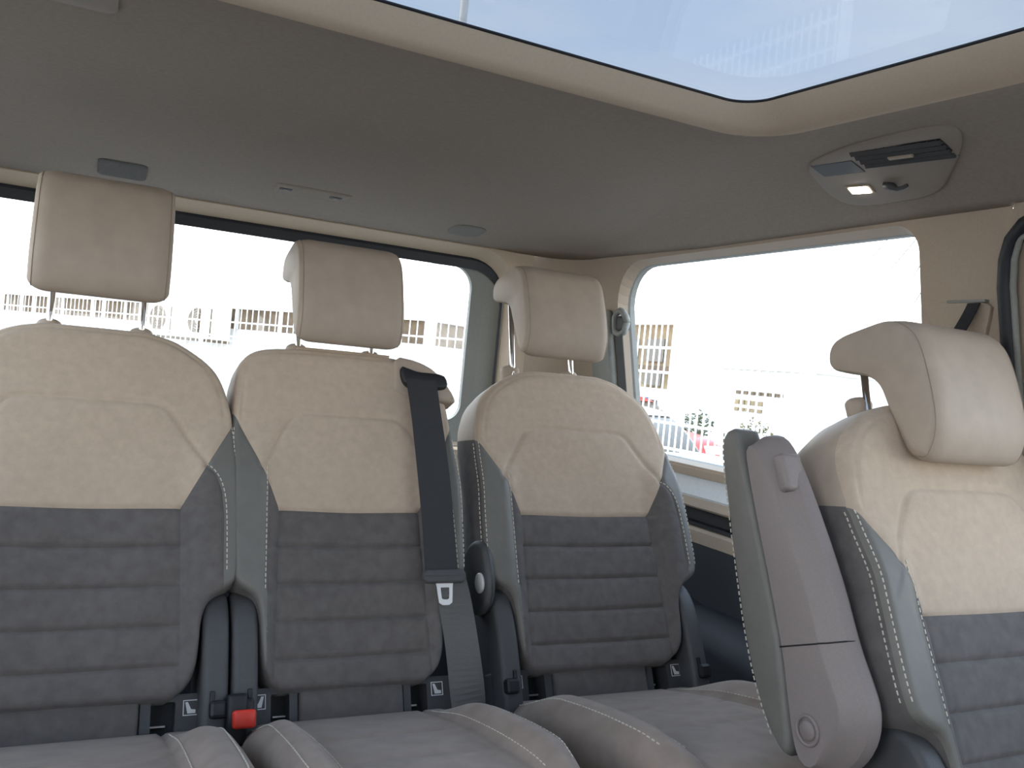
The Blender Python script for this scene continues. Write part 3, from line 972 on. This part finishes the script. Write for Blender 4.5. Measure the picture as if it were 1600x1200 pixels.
# buckle between the first two seats
m = MB(); R = Matrix.Rotation(-.35, 3, 'X')
m.box((-.222, .02, .475), (.034, .028, .085), R, .006)
bk = m.build('buckle', BLACK, s2, True)
m = MB(); m.box((-.214, -.008, .487), (.038, .022, .030), R, .005)
o = m.build('buckle_button', RED, bk, True); o['label'] = 'red push button of the buckle'

# armrest mount with a pale cap on the side of the third seat
P = smooth_poly([(.026, -.42), (.0, -.40), (-.05, -.40), (-.095, -.43), (-.10, -.50), (-.08, -.545), (-.03, -.56), (.015, -.55), (.040, -.51), (.040, -.46)], 60, it=2)
v, f = rextrude(P, .262, .284, .012, .012, lambda w, a, b: L(-w, a, b), 4)
o = obj('armrest_mount', v, f, DPLAST, s3, True); o['label'] = 'dark plastic mount on the inner side of the seat'
m = MB(); c = L(-.284, .004, -.495); m.tube([(c[0] + .002, c[1], c[2]), (c[0] - .004, c[1], c[2]), (c[0] - .006, c[1], c[2])], [.021, .021, .017], 24)
q = m.build('mount_cap', LEDGE, o, True); q['label'] = 'pale round cap'

# round badge on the anchor frame of the middle seat
m = MB()
cpt = L(-.186, -.0295, -.741)
m.tube([(cpt[0] + .008 * math.cos(g_), cpt[1] - .0 + .008 * math.sin(g_) * SN, cpt[2] + .008 * math.sin(g_) * CS) for g_ in np.linspace(0, 2 * math.pi, 21)], .0014, 6, False)
o = m.build('anchor_symbol', WHITE, s2); o['label'] = 'small pale ring symbol'

# belt guide on shoulder of middle seat (part of the seat) and its belt
P = smooth_poly([(.115, -.018), (.135, -.024), (.155, -.030), (.185, -.030), (.205, -.030), (.222, -.036), (.226, -.062), (.205, -.068), (.150, -.070), (.128, -.068), (.116, -.05)], 50, it=1)
v, f = rextrude(P, -.012, .022, .008, .006, lambda w, a, b: L(a, w, b), 3)
bg_ = obj('belt_guide', v, f, BLACK, s2, True); bg_['label'] = 'black belt guide set in the shoulder of the seat'
P = smooth_poly([(.105, .010), (.16, .004), (.205, -.018), (.236, -.060), (.248, -.088), (.240, -.094), (.10, -.084), (.100, -.04)], 50, it=1)
v, f = rextrude(P, -.05, .009, .010, .009, lambda w, a, b: L(a, w, b), 3)
o = obj('guide_housing', v, f, BEIGEL, s2, True); o['label'] = 'beige shoulder housing around the belt guide'

def ribbon(path, w, thick, mname, parent, name, mt, smooth=True):
    """path: list of (centre, width-direction)"""
    v = []; f = []
    n_ = len(path)
    for i, (c, d) in enumerate(path):
        c = Vector(c); d = Vector(d).normalized()
        t = (Vector(path[min(i + 1, n_ - 1)][0]) - Vector(path[max(i - 1, 0)][0])).normalized()
        nn = t.cross(d).normalized()
        for a, b in ((-1, -1), (1, -1), (1, 1), (-1, 1)):
            v.append(tuple(c + d * (a * w / 2) + nn * (b * thick / 2)))
    for i in range(n_ - 1):
        for j in range(4): f.append((i * 4 + j, i * 4 + (j + 1) % 4, i * 4 + 4 + (j + 1) % 4, i * 4 + 4 + j))
    f.append((3, 2, 1, 0)); f.append(tuple(n_ * 4 - 4 + j for j in range(4)))
    return obj(name, v, f, mt, parent, False)

def S2(u, nn, vv):
    p = L(u, nn, vv); return (p[0] + .494, p[1] + 1.50, p[2])
belt = empty('seat_belt', S2(.17, .03, -.2))
def rel(p, o): return tuple(Vector(p) - o.location)
bx = (1, 0, 0)
path = []
for k in range(26):
    t = k / 25
    vv = -.052 - t * .435
    path.append((rel(S2(.158 + .016 * t, .027 + .014 * math.sin(math.pi * t) + .006 * t, vv), belt), Vector((1, 0, 0)) + Vector((0, .05 * math.sin(t * 9), 0))))
ribbon(path, .070, .0022, '', belt, 'webbing', WEB)
path = []
for k in range(24):
    t = k / 23
    vv = -.487 - t * .25
    path.append((rel(S2(.192 + .020 * t, .034 + .010 * math.sin(3 * t), vv), belt), Vector((math.cos(.6 * math.sin(t * 3.0)), -math.sin(.6 * math.sin(t * 3.0)) * .9, 0.1 * t))))
o = ribbon(path, .068, .0022, '', belt, 'lower_webbing', mat('worn_webbing', (.10, .098, .095), .6, noise=.12, nscale=500, bump=.3, bscale=1200), True); o['label'] = 'paler loop of webbing below the tongue'  # belt webbing in a lighter colour where light falls on it
P = np.array(rrect(.130, .224, -.500, -.472, .013))
v, f = rextrude(P, .030, .046, .006, .005, lambda w, a, b: rel(S2(a, w, b), belt), 3)
tg = obj('tongue', v, f, DPLAST, belt, True); tg['label'] = 'dark grey plastic grip of the belt tongue'
P0 = smooth_poly([(.158, -.497), (.196, -.497), (.194, -.506), (.191, -.538), (.184, -.543), (.170, -.543), (.163, -.538), (.160, -.506)], 40)
P1 = smooth_poly([(.168, -.508), (.187, -.508), (.1865, -.516), (.185, -.530), (.181, -.532), (.173, -.532), (.169, -.530), (.168, -.516)], 40)
r = [[rel(S2(a, nn, b), belt) for a, b in PP] for PP, nn in ((P0, .036), (P0, .039), (P1, .039), (P1, .036), (P0, .036))]
v, f = loft(r)
o = obj('metal_plate', v, f, WHITE, tg); o['label'] = 'bright metal plate with a slot'
tag(belt, 'black belt with metal tongue hanging down the front of the middle rear seat', 'seat belt')

# belt at the rear corner pillar
b2 = empty('seat_belt', (1.552, 2.415, 1.2))
m = MB()
for i in range(1):
    m.tube([(0.0 - .005, -.035 + .0, .118), (-.012, -.036, .135), (-.014, -.02, .150), (-.012, .0, .156), (-.010, .022, .150), (-.008, .036, .135), (-.004, .038, .112), (-.004, .030, .085), (-.006, .0, .078), (-.008, -.028, .085), (-.005, -.035, .118)], .011, 12)
ag = m.build('anchor_loop', GTRIM, b2, True); ag['label'] = 'grey plastic loop that turns the belt'
m = MB(); m.box((.004, 0, .115), (.03, .05, .05), None, .01); m.build('anchor_bolt_cover', DPLAST, ag, True)
path = [((-.014 + .010 * t, -.004 * t, .092 - .55 * t), (0.15, 1, 0)) for t in np.linspace(0, 1, 14)]
path = [((-.012 + .10 * t, -.02 * t, .088 - .55 * t), (0.15, 1, 0)) for t in np.linspace(0, 1, 14)]
ribbon(path, .058, .0025, '', b2, 'webbing', mat('grey_webbing', (.075, .078, .082), .6, noise=.1, nscale=500, bump=.2, bscale=1200))
tag(b2, 'dark grey belt running down the rear corner pillar beside the side window', 'seat belt')

# belt coming out of the middle pillar
b3 = empty('seat_belt', (1.545, 1.15, 1.33))
path = []
for k in range(20):
    t = k / 19
    path.append(((-.010 - .010 * math.sin(t * 2.6) - .03 * t * t, -.012 + .006 * math.sin(t * 3) + .03 * t * t, .012 - .115 * t - .25 * max(0, t - .6)), (0.15, 1, .25 * t)))
ribbon(path, .030, .0025, '', b3, 'webbing', RUBBER)
m = MB(); m.box((.000, .01, .017), (.014, .085, .006), None, .002); m.build('belt_outlet', GTRIM, b3)
tag(b3, 'black belt strap dropping from a slot in the beige middle pillar', 'seat belt')

# ------------------------------------------------------------------ things on the roof lining
bpy.context.view_layer.update()
from mathutils.bvhtree import BVHTree
_dg = bpy.context.evaluated_depsgraph_get()
_bv = BVHTree.FromObject(ceil, _dg)
def onceil(x, y, gap=0.0):
    h = _bv.ray_cast(Vector((x, y, 0.9)), Vector((0, 0, 1)))
    p, nn = h[0], h[1]
    if nn.z > 0: nn = -nn
    return p + nn * gap, nn
def ceil_plate(loop, gap, depth, org):
    """closed loop of (x, y) following the lining, sticking out by gap"""
    v = []
    cxm = sum(p[0] for p in loop) / len(loop); cym = sum(p[1] for p in loop) / len(loop)
    rings = []
    for k, g_ in ((1.0, -depth), (1.0, gap * .5), (.97, gap), (.6, gap), (.3, gap)):
        R_ = []
        for a, b in loop:
            p, _n = onceil(cxm + (a - cxm) * k, cym + (b - cym) * k, g_); R_.append(tuple(p - org))
        rings.append(R_)
    v, f = loft(rings)
    v.append(tuple(onceil(cxm, cym, gap)[0] - org)); nn = len(loop); k0 = 4 * nn
    for i in range(nn): f.append((k0 + i, k0 + (i + 1) % nn, len(v) - 1))
    return v, f

def console(mirror, lit):
    def X(x): return x if not mirror else 2 * CX - x
    c, nn = onceil(X(1.325), 1.13)
    e_ = empty('roof_console', c)
    org = e_.location
    lp = smooth_poly(CON, 60, it=2)
    v, f = ceil_plate([(X(a), b) for a, b in lp], .006, .004, org)
    obj('console_plate', v, f, HEADP, e_, True)
    def frame(x, y):
        p, nn = onceil(X(x), y, .006)
        t = Vector((-.17 if not mirror else .17, 1, 0)); t = (t - nn * t.dot(nn)).normalized(); s_ = t.cross(nn)
        return p - org, s_, t, nn
    # vent: recessed dark box with slats
    (p, s_, t, nn) = frame(*VENT[:2])
    hs, ht = VENT[2], VENT[3]
    R = Matrix((s_, t, nn)).transposed()
    m = MB(); m.box(p - nn * .003, (hs * 2, ht * 2, .008), R); vb = m.build('air_vent', BLACK, e_); vb['label'] = 'black air vent with slats'
    for k in range(4):
        q = p + s_ * (-hs + (k + .5) * hs / 2); m = MB(); m.box(q + nn * .003, (hs * .28, ht * 1.96, .006), R @ Matrix.Rotation(.5, 3, 'Y'), .001); m.build('slat', DPLAST, vb)
    for k in range(11):
        q = p + t * (-ht + (k + .5) * ht * 2 / 11); m = MB(); m.box(q + nn * .001, (hs * 1.9, .0022, .004), R); m.build('vane', DPLAST, vb)
    m = MB(); m.box(p + nn * .007, (.010, .05, .006), R, .002); m.build('vent_slider', STEEL if False else TRIM, vb)
    # dark field beside the vent
    (p, s_, t, nn) = frame(*FIELD[:2]); R = Matrix((s_, t, nn)).transposed()
    m = MB(); m.box(p, (FIELD[2] * 2, FIELD[3] * 2, .004), R, .001); o = m.build('speaker_slots', DPLAST, e_)
    # reading lamp
    (p, s_, t, nn) = frame(*LMP); R = Matrix((s_, t, nn)).transposed()
    m = MB(); m.box(p, (.030, .058, .006), R, .002); o = m.build('lamp_frame', TRIM, e_)
    m = MB(); m.box(p + nn * .002, (.022, .046, .006), R, .002); q = m.build('lamp_lens', LAMP if lit else WHITE, o); q['label'] = 'warm white glowing lens' if lit else 'unlit pale lens'
    # coat hook
    (p, s_, t, nn) = frame(*HOOK)
    m = MB(); m.tube([p + nn * .001 + t * .03, p + nn * .006 + t * .014, p + nn * .012 + t * .0 - s_ * .002, p + nn * .014 - t * .016 + s_ * .004, p + nn * .012 - t * .026 + s_ * .008], [.009, .008, .0045, .004, .0035], 10)
    m.build('coat_hook', DPLAST, e_, True)
    return e_
HEADP = mat('console_plastic', (0.33, 0.285, 0.245), 0.7, noise=0.03, nscale=200)
# (values measured in metres on the lining)
CON = [(1.300, 1.385), (1.275, 1.30), (1.262, 1.20), (1.268, 1.06), (1.290, 1.022), (1.347, 1.050), (1.411, 1.115), (1.466, 1.18), (1.470, 1.28), (1.464, 1.39), (1.436, 1.425), (1.376, 1.42)]
VENT = (1.331, 1.168, .036, .092)
FIELD = (1.333, 1.325, .026, .048)
LMP = (1.415, 1.336)
HOOK = (1.420, 1.243)
tag(console(False, True), 'lit reading lamp and black air vent panel in roof lining above side window', 'ceiling lamp')
tag(console(True, False), 'roof lining panel with air vent on far side, its lamp unlit', 'ceiling lamp')

def pad_thing(name, label, cat, loop, gap, m):
    cxm = sum(p[0] for p in loop) / len(loop); cym = sum(p[1] for p in loop) / len(loop)
    c, nn = onceil(cxm, cym)
    v, f = ceil_plate(loop, gap, .003, c)
    o = obj(name, v, f, m, None, True); o.location = c
    return tag(o, label, cat)
GRILLE = mat('grille_cloth', (0.13, 0.125, 0.12), 0.9, noise=0.35, nscale=350, bump=0.6, bscale=500)
SP1 = (0.028, 2.545); SP2 = (1.03, 2.56); RL = (0.514, 2.455)
pad_thing('speaker_grille', 'dark speaker grille in the roof lining behind the highest raised headrest', 'speaker', rrect(SP1[0] - .06, SP1[0] + .06, SP1[1] - .07, SP1[1] + .07, .02, 5, 4), .004, GRILLE)
pad_thing('speaker_grille', 'faint round-cornered speaker grille in the roof lining near the rear corner pillar', 'speaker', rrect(SP2[0] - .055, SP2[0] + .055, SP2[1] - .06, SP2[1] + .06, .04, 5, 4), .003, mat('grille_cloth_pale', (.24, .23, .21), .95, noise=.2, nscale=350, bump=.4, bscale=500))
rl = pad_thing('rear_roof_lamp', 'flat unlit lamp panel with two dark recesses at rear of roof lining', 'ceiling lamp', rrect(RL[0] - .105, RL[0] + .105, RL[1] - .04, RL[1] + .04, .008, 4, 6), .003, HEAD)
cl = pad_thing('front_roof_lamp', 'small plain lamp panel in the roof lining beside the rear end of the roof opening', 'ceiling lamp', rrect(-.16, -.01, 1.40, 1.515, .02, 5, 5), .006, HEADP)
p, nn = onceil(-.085, 1.455, .006)
m = MB(); m.box(p - cl.location, (.07, .045, .004), None, .001); m.build('lamp_lens', GTRIM, cl)
for dx in (-.075, .065):
    p, nn = onceil(RL[0] + dx, RL[1], .003)
    m = MB(); R = Vector((0, 0, -1)).rotation_difference(nn).to_matrix()
    m.box(p - rl.location, (.034, .018, .003), R, .001); b_ = m.build('finger_recess', BLACK, rl)
    m = MB(); m.box(p - rl.location + nn * .002, (.012, .008, .003), R, .001); m.build('switch', GTRIM, b_)

# ------------------------------------------------------------------ outside
GZ = -0.55
ASPH = mat('pale_asphalt', (0.24, 0.235, 0.225), 0.9, noise=0.1, nscale=3)
FENCE = mat('white_fence_paint', (0.85, 0.85, 0.83), 0.5, noise=0.03, nscale=5)
RENDERW = mat('white_render', (0.85, 0.83, 0.79), 0.9, noise=0.03, nscale=4)
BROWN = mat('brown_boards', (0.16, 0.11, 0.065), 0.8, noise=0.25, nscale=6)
TAN = mat('tan_facade', (0.30, 0.23, 0.13), 0.8, noise=0.2, nscale=3)
WDARK = mat('dark_window_glass', (0.10, 0.09, 0.07), 0.2, noise=0.1, nscale=3)
gm = MB(); gm.box((8, 18, GZ - .1), (90, 70, .2)); gr = struct(gm.build('ground', ASPH)); gr['label'] = 'sunlit pale parking yard'

A_ = Vector((-2.55, 19.86, 0)); B_ = Vector((4.03, 9.27, 0)); C_ = Vector((4.36, 4.4, 0))
def fence_run(a, b, pitch, ztop, name_i, root):
    d = (b - a); ln = d.length; d.normalize()
    np_ = max(1, round(ln / 2.5))
    for i in range(np_ + 1):
        p = a + d * (ln * i / np_)
        m = MB(); m.box((p.x, p.y, (ztop + .06 + GZ) / 2), (.06, .06, ztop + .06 - GZ), None, .004); m.build('post', FENCE, root)
        if i == np_: break
        q = a + d * (ln * (i + 1) / np_)
        m = MB()
        k = int((q - p).length / pitch)
        R = Matrix.Rotation(math.atan2(d.y, d.x), 3, 'Z')
        for j in range(1, k):
            c = p + d * ((q - p).length * j / k)
            m.box((c.x, c.y, (ztop + GZ + .05) / 2), (.011, .011, ztop - GZ - .05), R)
        z = ztop - .02; c = (p + q) / 2
        while z > GZ + .1:
            m.box((c.x, c.y, z), ((q - p).length, .010, .022), R); z -= .205
        o = m.build('mesh_panel', FENCE, root); o['kind'] = 'stuff'
fe = empty('fence', (B_.x, B_.y, GZ))
def refit(root):
    for ch in root.children:
        ch.matrix_parent_inverse = root.matrix_world.inverted()
fence_run(A_, B_, .115, 1.67, 1, fe); fence_run(B_, C_, .075, 1.67, 2, fe)
bpy.context.view_layer.update(); refit(fe)
tag(fe, 'white welded mesh fence with posts running round the yard', 'fence')

D_ = Vector((0.52787, -0.84932, 0)); N_ = Vector((0.84932, 0.52787, 0))
def along(k, off=0.0): return Vector((-1.24, 22.49, 0)) + D_ * k + N_ * off
ANG = math.atan2(D_.y, D_.x); RB = Matrix.Rotation(ANG, 3, 'Z')
bl = empty('workshop', tuple(along(4)) [:2] + (GZ,))
def bl_box(name, k0, k1, o0, o1, z0, z1, m_, parent=bl):
    c = along((k0 + k1) / 2, (o0 + o1) / 2); m = MB(); m.box((c.x, c.y, (z0 + z1) / 2), (k1 - k0, o1 - o0, z1 - z0), RB)
    return m.build(name, m_, parent)
bl_box('wall', -1.5, 11.2, 0, 2.5, GZ, 1.42, RENDERW)
bl_box('wall_band', -1.5, 11.2, .0, 2.5, 1.42, 1.80, BROWN)  # brown colour stands for the shade under the eave
bl_box('eave', -1.6, 11.3, -.12, 2.5, 1.80, 2.05, RENDERW)
for k in range(11):
    bl_box('batten', -1.3 + k * 1.15, -1.22 + k * 1.15, -.03, 0, 1.42, 1.80, RENDERW)
bpy.context.view_layer.update(); refit(bl)
tag(bl, 'long low white workshop with a brown band under its eave, behind the fence', 'building')
def ac(k):
    c = along(k, -.35)
    e_ = empty('air_conditioner', (c.x, c.y, 1.18))
    m = MB(); m.box((0, 0, .30), (.88, .34, .60), RB, .015); m.build('casing', RENDERW, e_)
    m = MB(); ff = -N_ * .175
    ctr = D_ * -.10 + Vector((0, 0, .32))
    pts = [ff + ctr + D_ * .22 * math.cos(g_) + Vector((0, 0, .22 * math.sin(g_))) for g_ in np.linspace(0, 2 * math.pi, 25)]
    for rr_ in (1, .78, .55, .32):
        m.tube([ff + ctr + D_ * .22 * rr_ * math.cos(g_) + Vector((0, 0, .22 * rr_ * math.sin(g_))) for g_ in np.linspace(0, 2 * math.pi, 25)], .022, 6, False)
    m.build('fan_grille', BROWN, e_)
    m = MB(); m.box(ff + D_ * .30 + Vector((0, 0, .3)), (.02, .02, .5), RB); m.build('seam', BROWN, e_)
    m = MB()
    for sg in (-.3, .3): m.box(D_ * sg + Vector((0, 0, -.03)), (.05, .5, .05), RB)
    m.build('bracket', BROWN, e_)
    return e_
tag(ac(4.95 + .3), 'left one of two white air conditioner units on the workshop wall', 'air conditioner', 'air conditioners on the workshop wall')
tag(ac(5.95 + .45), 'air conditioner unit nearer the middle headrest, right one of the pair on workshop wall', 'air conditioner', 'air conditioners on the workshop wall')

# building beside the yard, seen through the side window
br = empty('office_block', (11.5, 15.5, GZ))
def br_box(name, x0, x1, y0, y1, z0, z1, m_):
    m = MB(); m.box(((x0 + x1) / 2, (y0 + y1) / 2, (z0 + z1) / 2), (x1 - x0, y1 - y0, z1 - z0)); return m.build(name, m_, br)
br_box('wall', 10, 10.85, 13.6, 20, GZ, 2.36, TAN)
br_box('roof_edge', 9.8, 10.95, 13.4, 20.2, 2.36, 2.62, RENDERW)
br_box('floor_band', 9.93, 10, 13.6, 20, 1.42, 1.52, BROWN)
br_box('end_wall', 9.9, 10.9, 13.3, 13.6, GZ, 2.4, RENDERW)
br_box('plinth', 9.9, 10, 13.6, 20, GZ, 1.08, RENDERW)
for k in range(6):
    y = 13.9 + k * .95
    w = br_box('window', 9.94, 10.0, y, y + .62, 1.60, 2.05, WDARK)
    w = br_box('window', 9.94, 10.0, y, y + .62, 1.13, 1.38, WDARK)
    w = br_box('window', 9.86, 9.92, y, y + .5, .35, .85, WDARK)
bpy.context.view_layer.update(); refit(br)
tag(br, 'tan building with rows of dark windows behind fence beside the yard', 'building')
# far hall
fb = empty('hall', (19.0, 20.6, GZ))
def fb_box(name, x0, x1, y0, y1, z0, z1, m_):
    m = MB(); m.box(((x0 + x1) / 2, (y0 + y1) / 2, (z0 + z1) / 2), (x1 - x0, y1 - y0, z1 - z0)); return m.build(name, m_, fb)
fb_box('wall', 18, 22, 18.0, 22.4, GZ, 1.9, RENDERW)
fb_box('roof', 17.8, 22.2, 17.8, 22.6, 1.9, 2.1, RENDERW)
for k in range(7): fb_box('window', 17.95, 18, 19.1 + k * .30, 19.34 + k * .30, 1.14, 1.24, BROWN)
for k in range(5): fb_box('window', 17.95, 18, 19.9 + k * .26, 20.12 + k * .26, .62, .96, TAN)
bpy.context.view_layer.update(); refit(fb)
tag(fb, 'white hall with two rows of small brown windows far across the yard', 'building')

# parked cars
def car(name, loc, rz, paint, label):
    e_ = empty(name, loc); e_.rotation_euler = (0, 0, rz)
    body = smooth_poly([(-2.1, .30), (-2.12, .62), (-2.0, .86), (-1.5, .93), (-.9, .98), (0.9, .98), (1.9, .90), (2.12, .70), (2.12, .30), (1.7, .22), (-1.7, .22)], 60, it=2)
    v, f = rextrude(body, -.86, .86, .14, .08, lambda w, a, b: (a, w, b), 5); obj('body', v, f, paint, e_, True)
    cab = smooth_poly([(-1.85, .90), (-1.45, 1.36), (-.9, 1.47), (.1, 1.46), (.6, 1.34), (1.15, .92), (1.1, .86), (-1.8, .86)], 50, it=2)
    v, f = rextrude(cab, -.76, .76, .12, .10, lambda w, a, b: (a, w, b), 5); c = obj('cabin', v, f, WDARK, e_, True); c['label'] = 'dark glazed cabin'
    rf = smooth_poly([(-1.5, 1.36), (-.9, 1.485), (.1, 1.475), (.58, 1.36), (.1, 1.42), (-.9, 1.43)], 40, it=1)
    v, f = rextrude(rf, -.70, .70, .10, .01, lambda w, a, b: (a, w, b), 4); obj('roof', v, f, paint, e_, True)
    for a in (-1.32, 1.32):
        for s_ in (-.82, .82):
            m = MB(); m.tube([(a, s_ - .1, .32), (a, s_ + .1, .32)], .32, 20); w = m.build('wheel', RUBBER, e_, True)
            m = MB(); m.tube([(a, s_ - .105, .32), (a, s_ + .105, .32)], .2, 14); m.build('hub', STEEL, w, True)
    for s_ in (-.6, .6):
        m = MB(); m.box((2.06, s_, .70), (.12, .34, .14), None, .03); m.build('headlamp', WHITE, e_, True)
    return tag(e_, label, 'car')
RCAR = mat('red_car_paint', (0.55, 0.05, 0.03), 0.3, noise=0.02, nscale=2, coat=.3)
WCAR = mat('white_car_paint', (0.82, 0.82, 0.8), 0.3, noise=0.02, nscale=2, coat=.3)
car('car', (8.45, 13.35, GZ), -1.45, RCAR, 'red parked car seen through the fence')
car('car', (6.35, 9.95, GZ - .10), -1.50, WCAR, 'white parked car with low bonnet just past the side window sill')

def leaf_ball(name, c, r, n_, m_, label, cat, stem=True):
    e_ = empty(name, (c[0], c[1], GZ))
    mb = MB(); rnd = random.Random(n_ + int(c[0] * 10))
    for i in range(n_):
        d = Vector((rnd.gauss(0, 1), rnd.gauss(0, 1), rnd.gauss(0, 1))).normalized() * r * rnd.uniform(.45, 1)
        s_ = rnd.uniform(.04, .08) * max(.7, r); a = Vector((rnd.gauss(0, 1), rnd.gauss(0, 1), rnd.gauss(0, 1))).normalized(); b = a.orthogonal().normalized(); q = d + Vector((0, 0, c[2] - GZ))
        mb.add([q - a * s_, q + b * s_ * .5, q + a * s_, q - b * s_ * .5], [(0, 1, 2, 3)])
    o = link('foliage', mesh('foliage', mb.v, mb.f), m_, e_); o['kind'] = 'stuff'
    m = MB(); m.tube([(0, 0, 0), (.05, .03, (c[2] - GZ) * .5), (0, 0, c[2] - GZ)], [.09 * r + .03, .06 * r + .02, .02], 8); m.build('trunk', BROWN, e_, True)
    return tag(e_, label, cat)
GREEN = mat('green_leaves', (0.06, 0.075, 0.025), .7, noise=.3, nscale=4)
YEL = mat('yellow_green_leaves', (0.13, 0.11, 0.03), .7, noise=.3, nscale=4)
leaf_ball('tree', (-3.5, 24.6, 2.6), 1.25, 900, YEL, 'sparse yellow-green tree at the edge of the rear window', 'tree')
leaf_ball('bush', (10.1, 12.85, .48), .30, 260, GREEN, 'round green bush standing past the white car', 'bush')
leaf_ball('bush', (11.0, 12.3, .42), .34, 260, YEL, 'yellow-green bush next to the folded armrest', 'bush')

m = MB(); m.box((0, 0, .72), (.10, .16, 1.44)); o = m.build('banner_post', mat('blue_paint', (.05, .16, .42), .5, noise=.05, nscale=5)); o.location = (9.72, 14.05, GZ)
tag(o, 'slim blue post standing before the tan building', 'post')
m = MB(); m.tube([(0, 0, 0), (.02, 0, 3.5), (.05, 0, 7.6)], [.10, .08, .06], 14); m.tube([(.05, 0, 7.55), (.5, 0, 7.75), (.95, 0, 7.8)], [.05, .04, .035], 10)
o = m.build('lamp_post', FENCE, None, True); o.location = (4.40, 12.0, GZ); tag(o, 'tall white lamp post seen through the glass roof', 'lamp post')
WIRE = mat('grey_cable', (0.25, 0.24, 0.22), .6, noise=.05, nscale=5)
wires = [((11, 9.75, 3.85), (18, 17.6, 4.10)), ((11, 9.3, 3.72), (18, 16.9, 3.72)), ((11, 9.15, 3.32), (18, 15.5, 4.02)), ((11, 9.08, 2.92), (18, 15.3, 3.52))]
for i, (a, b) in enumerate(wires):
    a = Vector(a); b = Vector(b); d = b - a
    p0 = a - d * .35; p1 = b + d * .1
    m = MB(); m.tube([p0.lerp(p1, t) - Vector((0, 0, .12 * math.sin(math.pi * t))) - p0 for t in np.linspace(0, 1, 14)], .008, 6)
    o = m.build('overhead_cable', WIRE); o.location = p0
    tag(o, ['highest of the thin overhead cables crossing the sky outside the side window', 'second highest thin overhead cable outside the side window', 'third highest thin overhead cable outside the side window', 'lowest thin overhead cable outside the side window, beside the middle pillar'][i], 'cable', 'overhead cables outside')
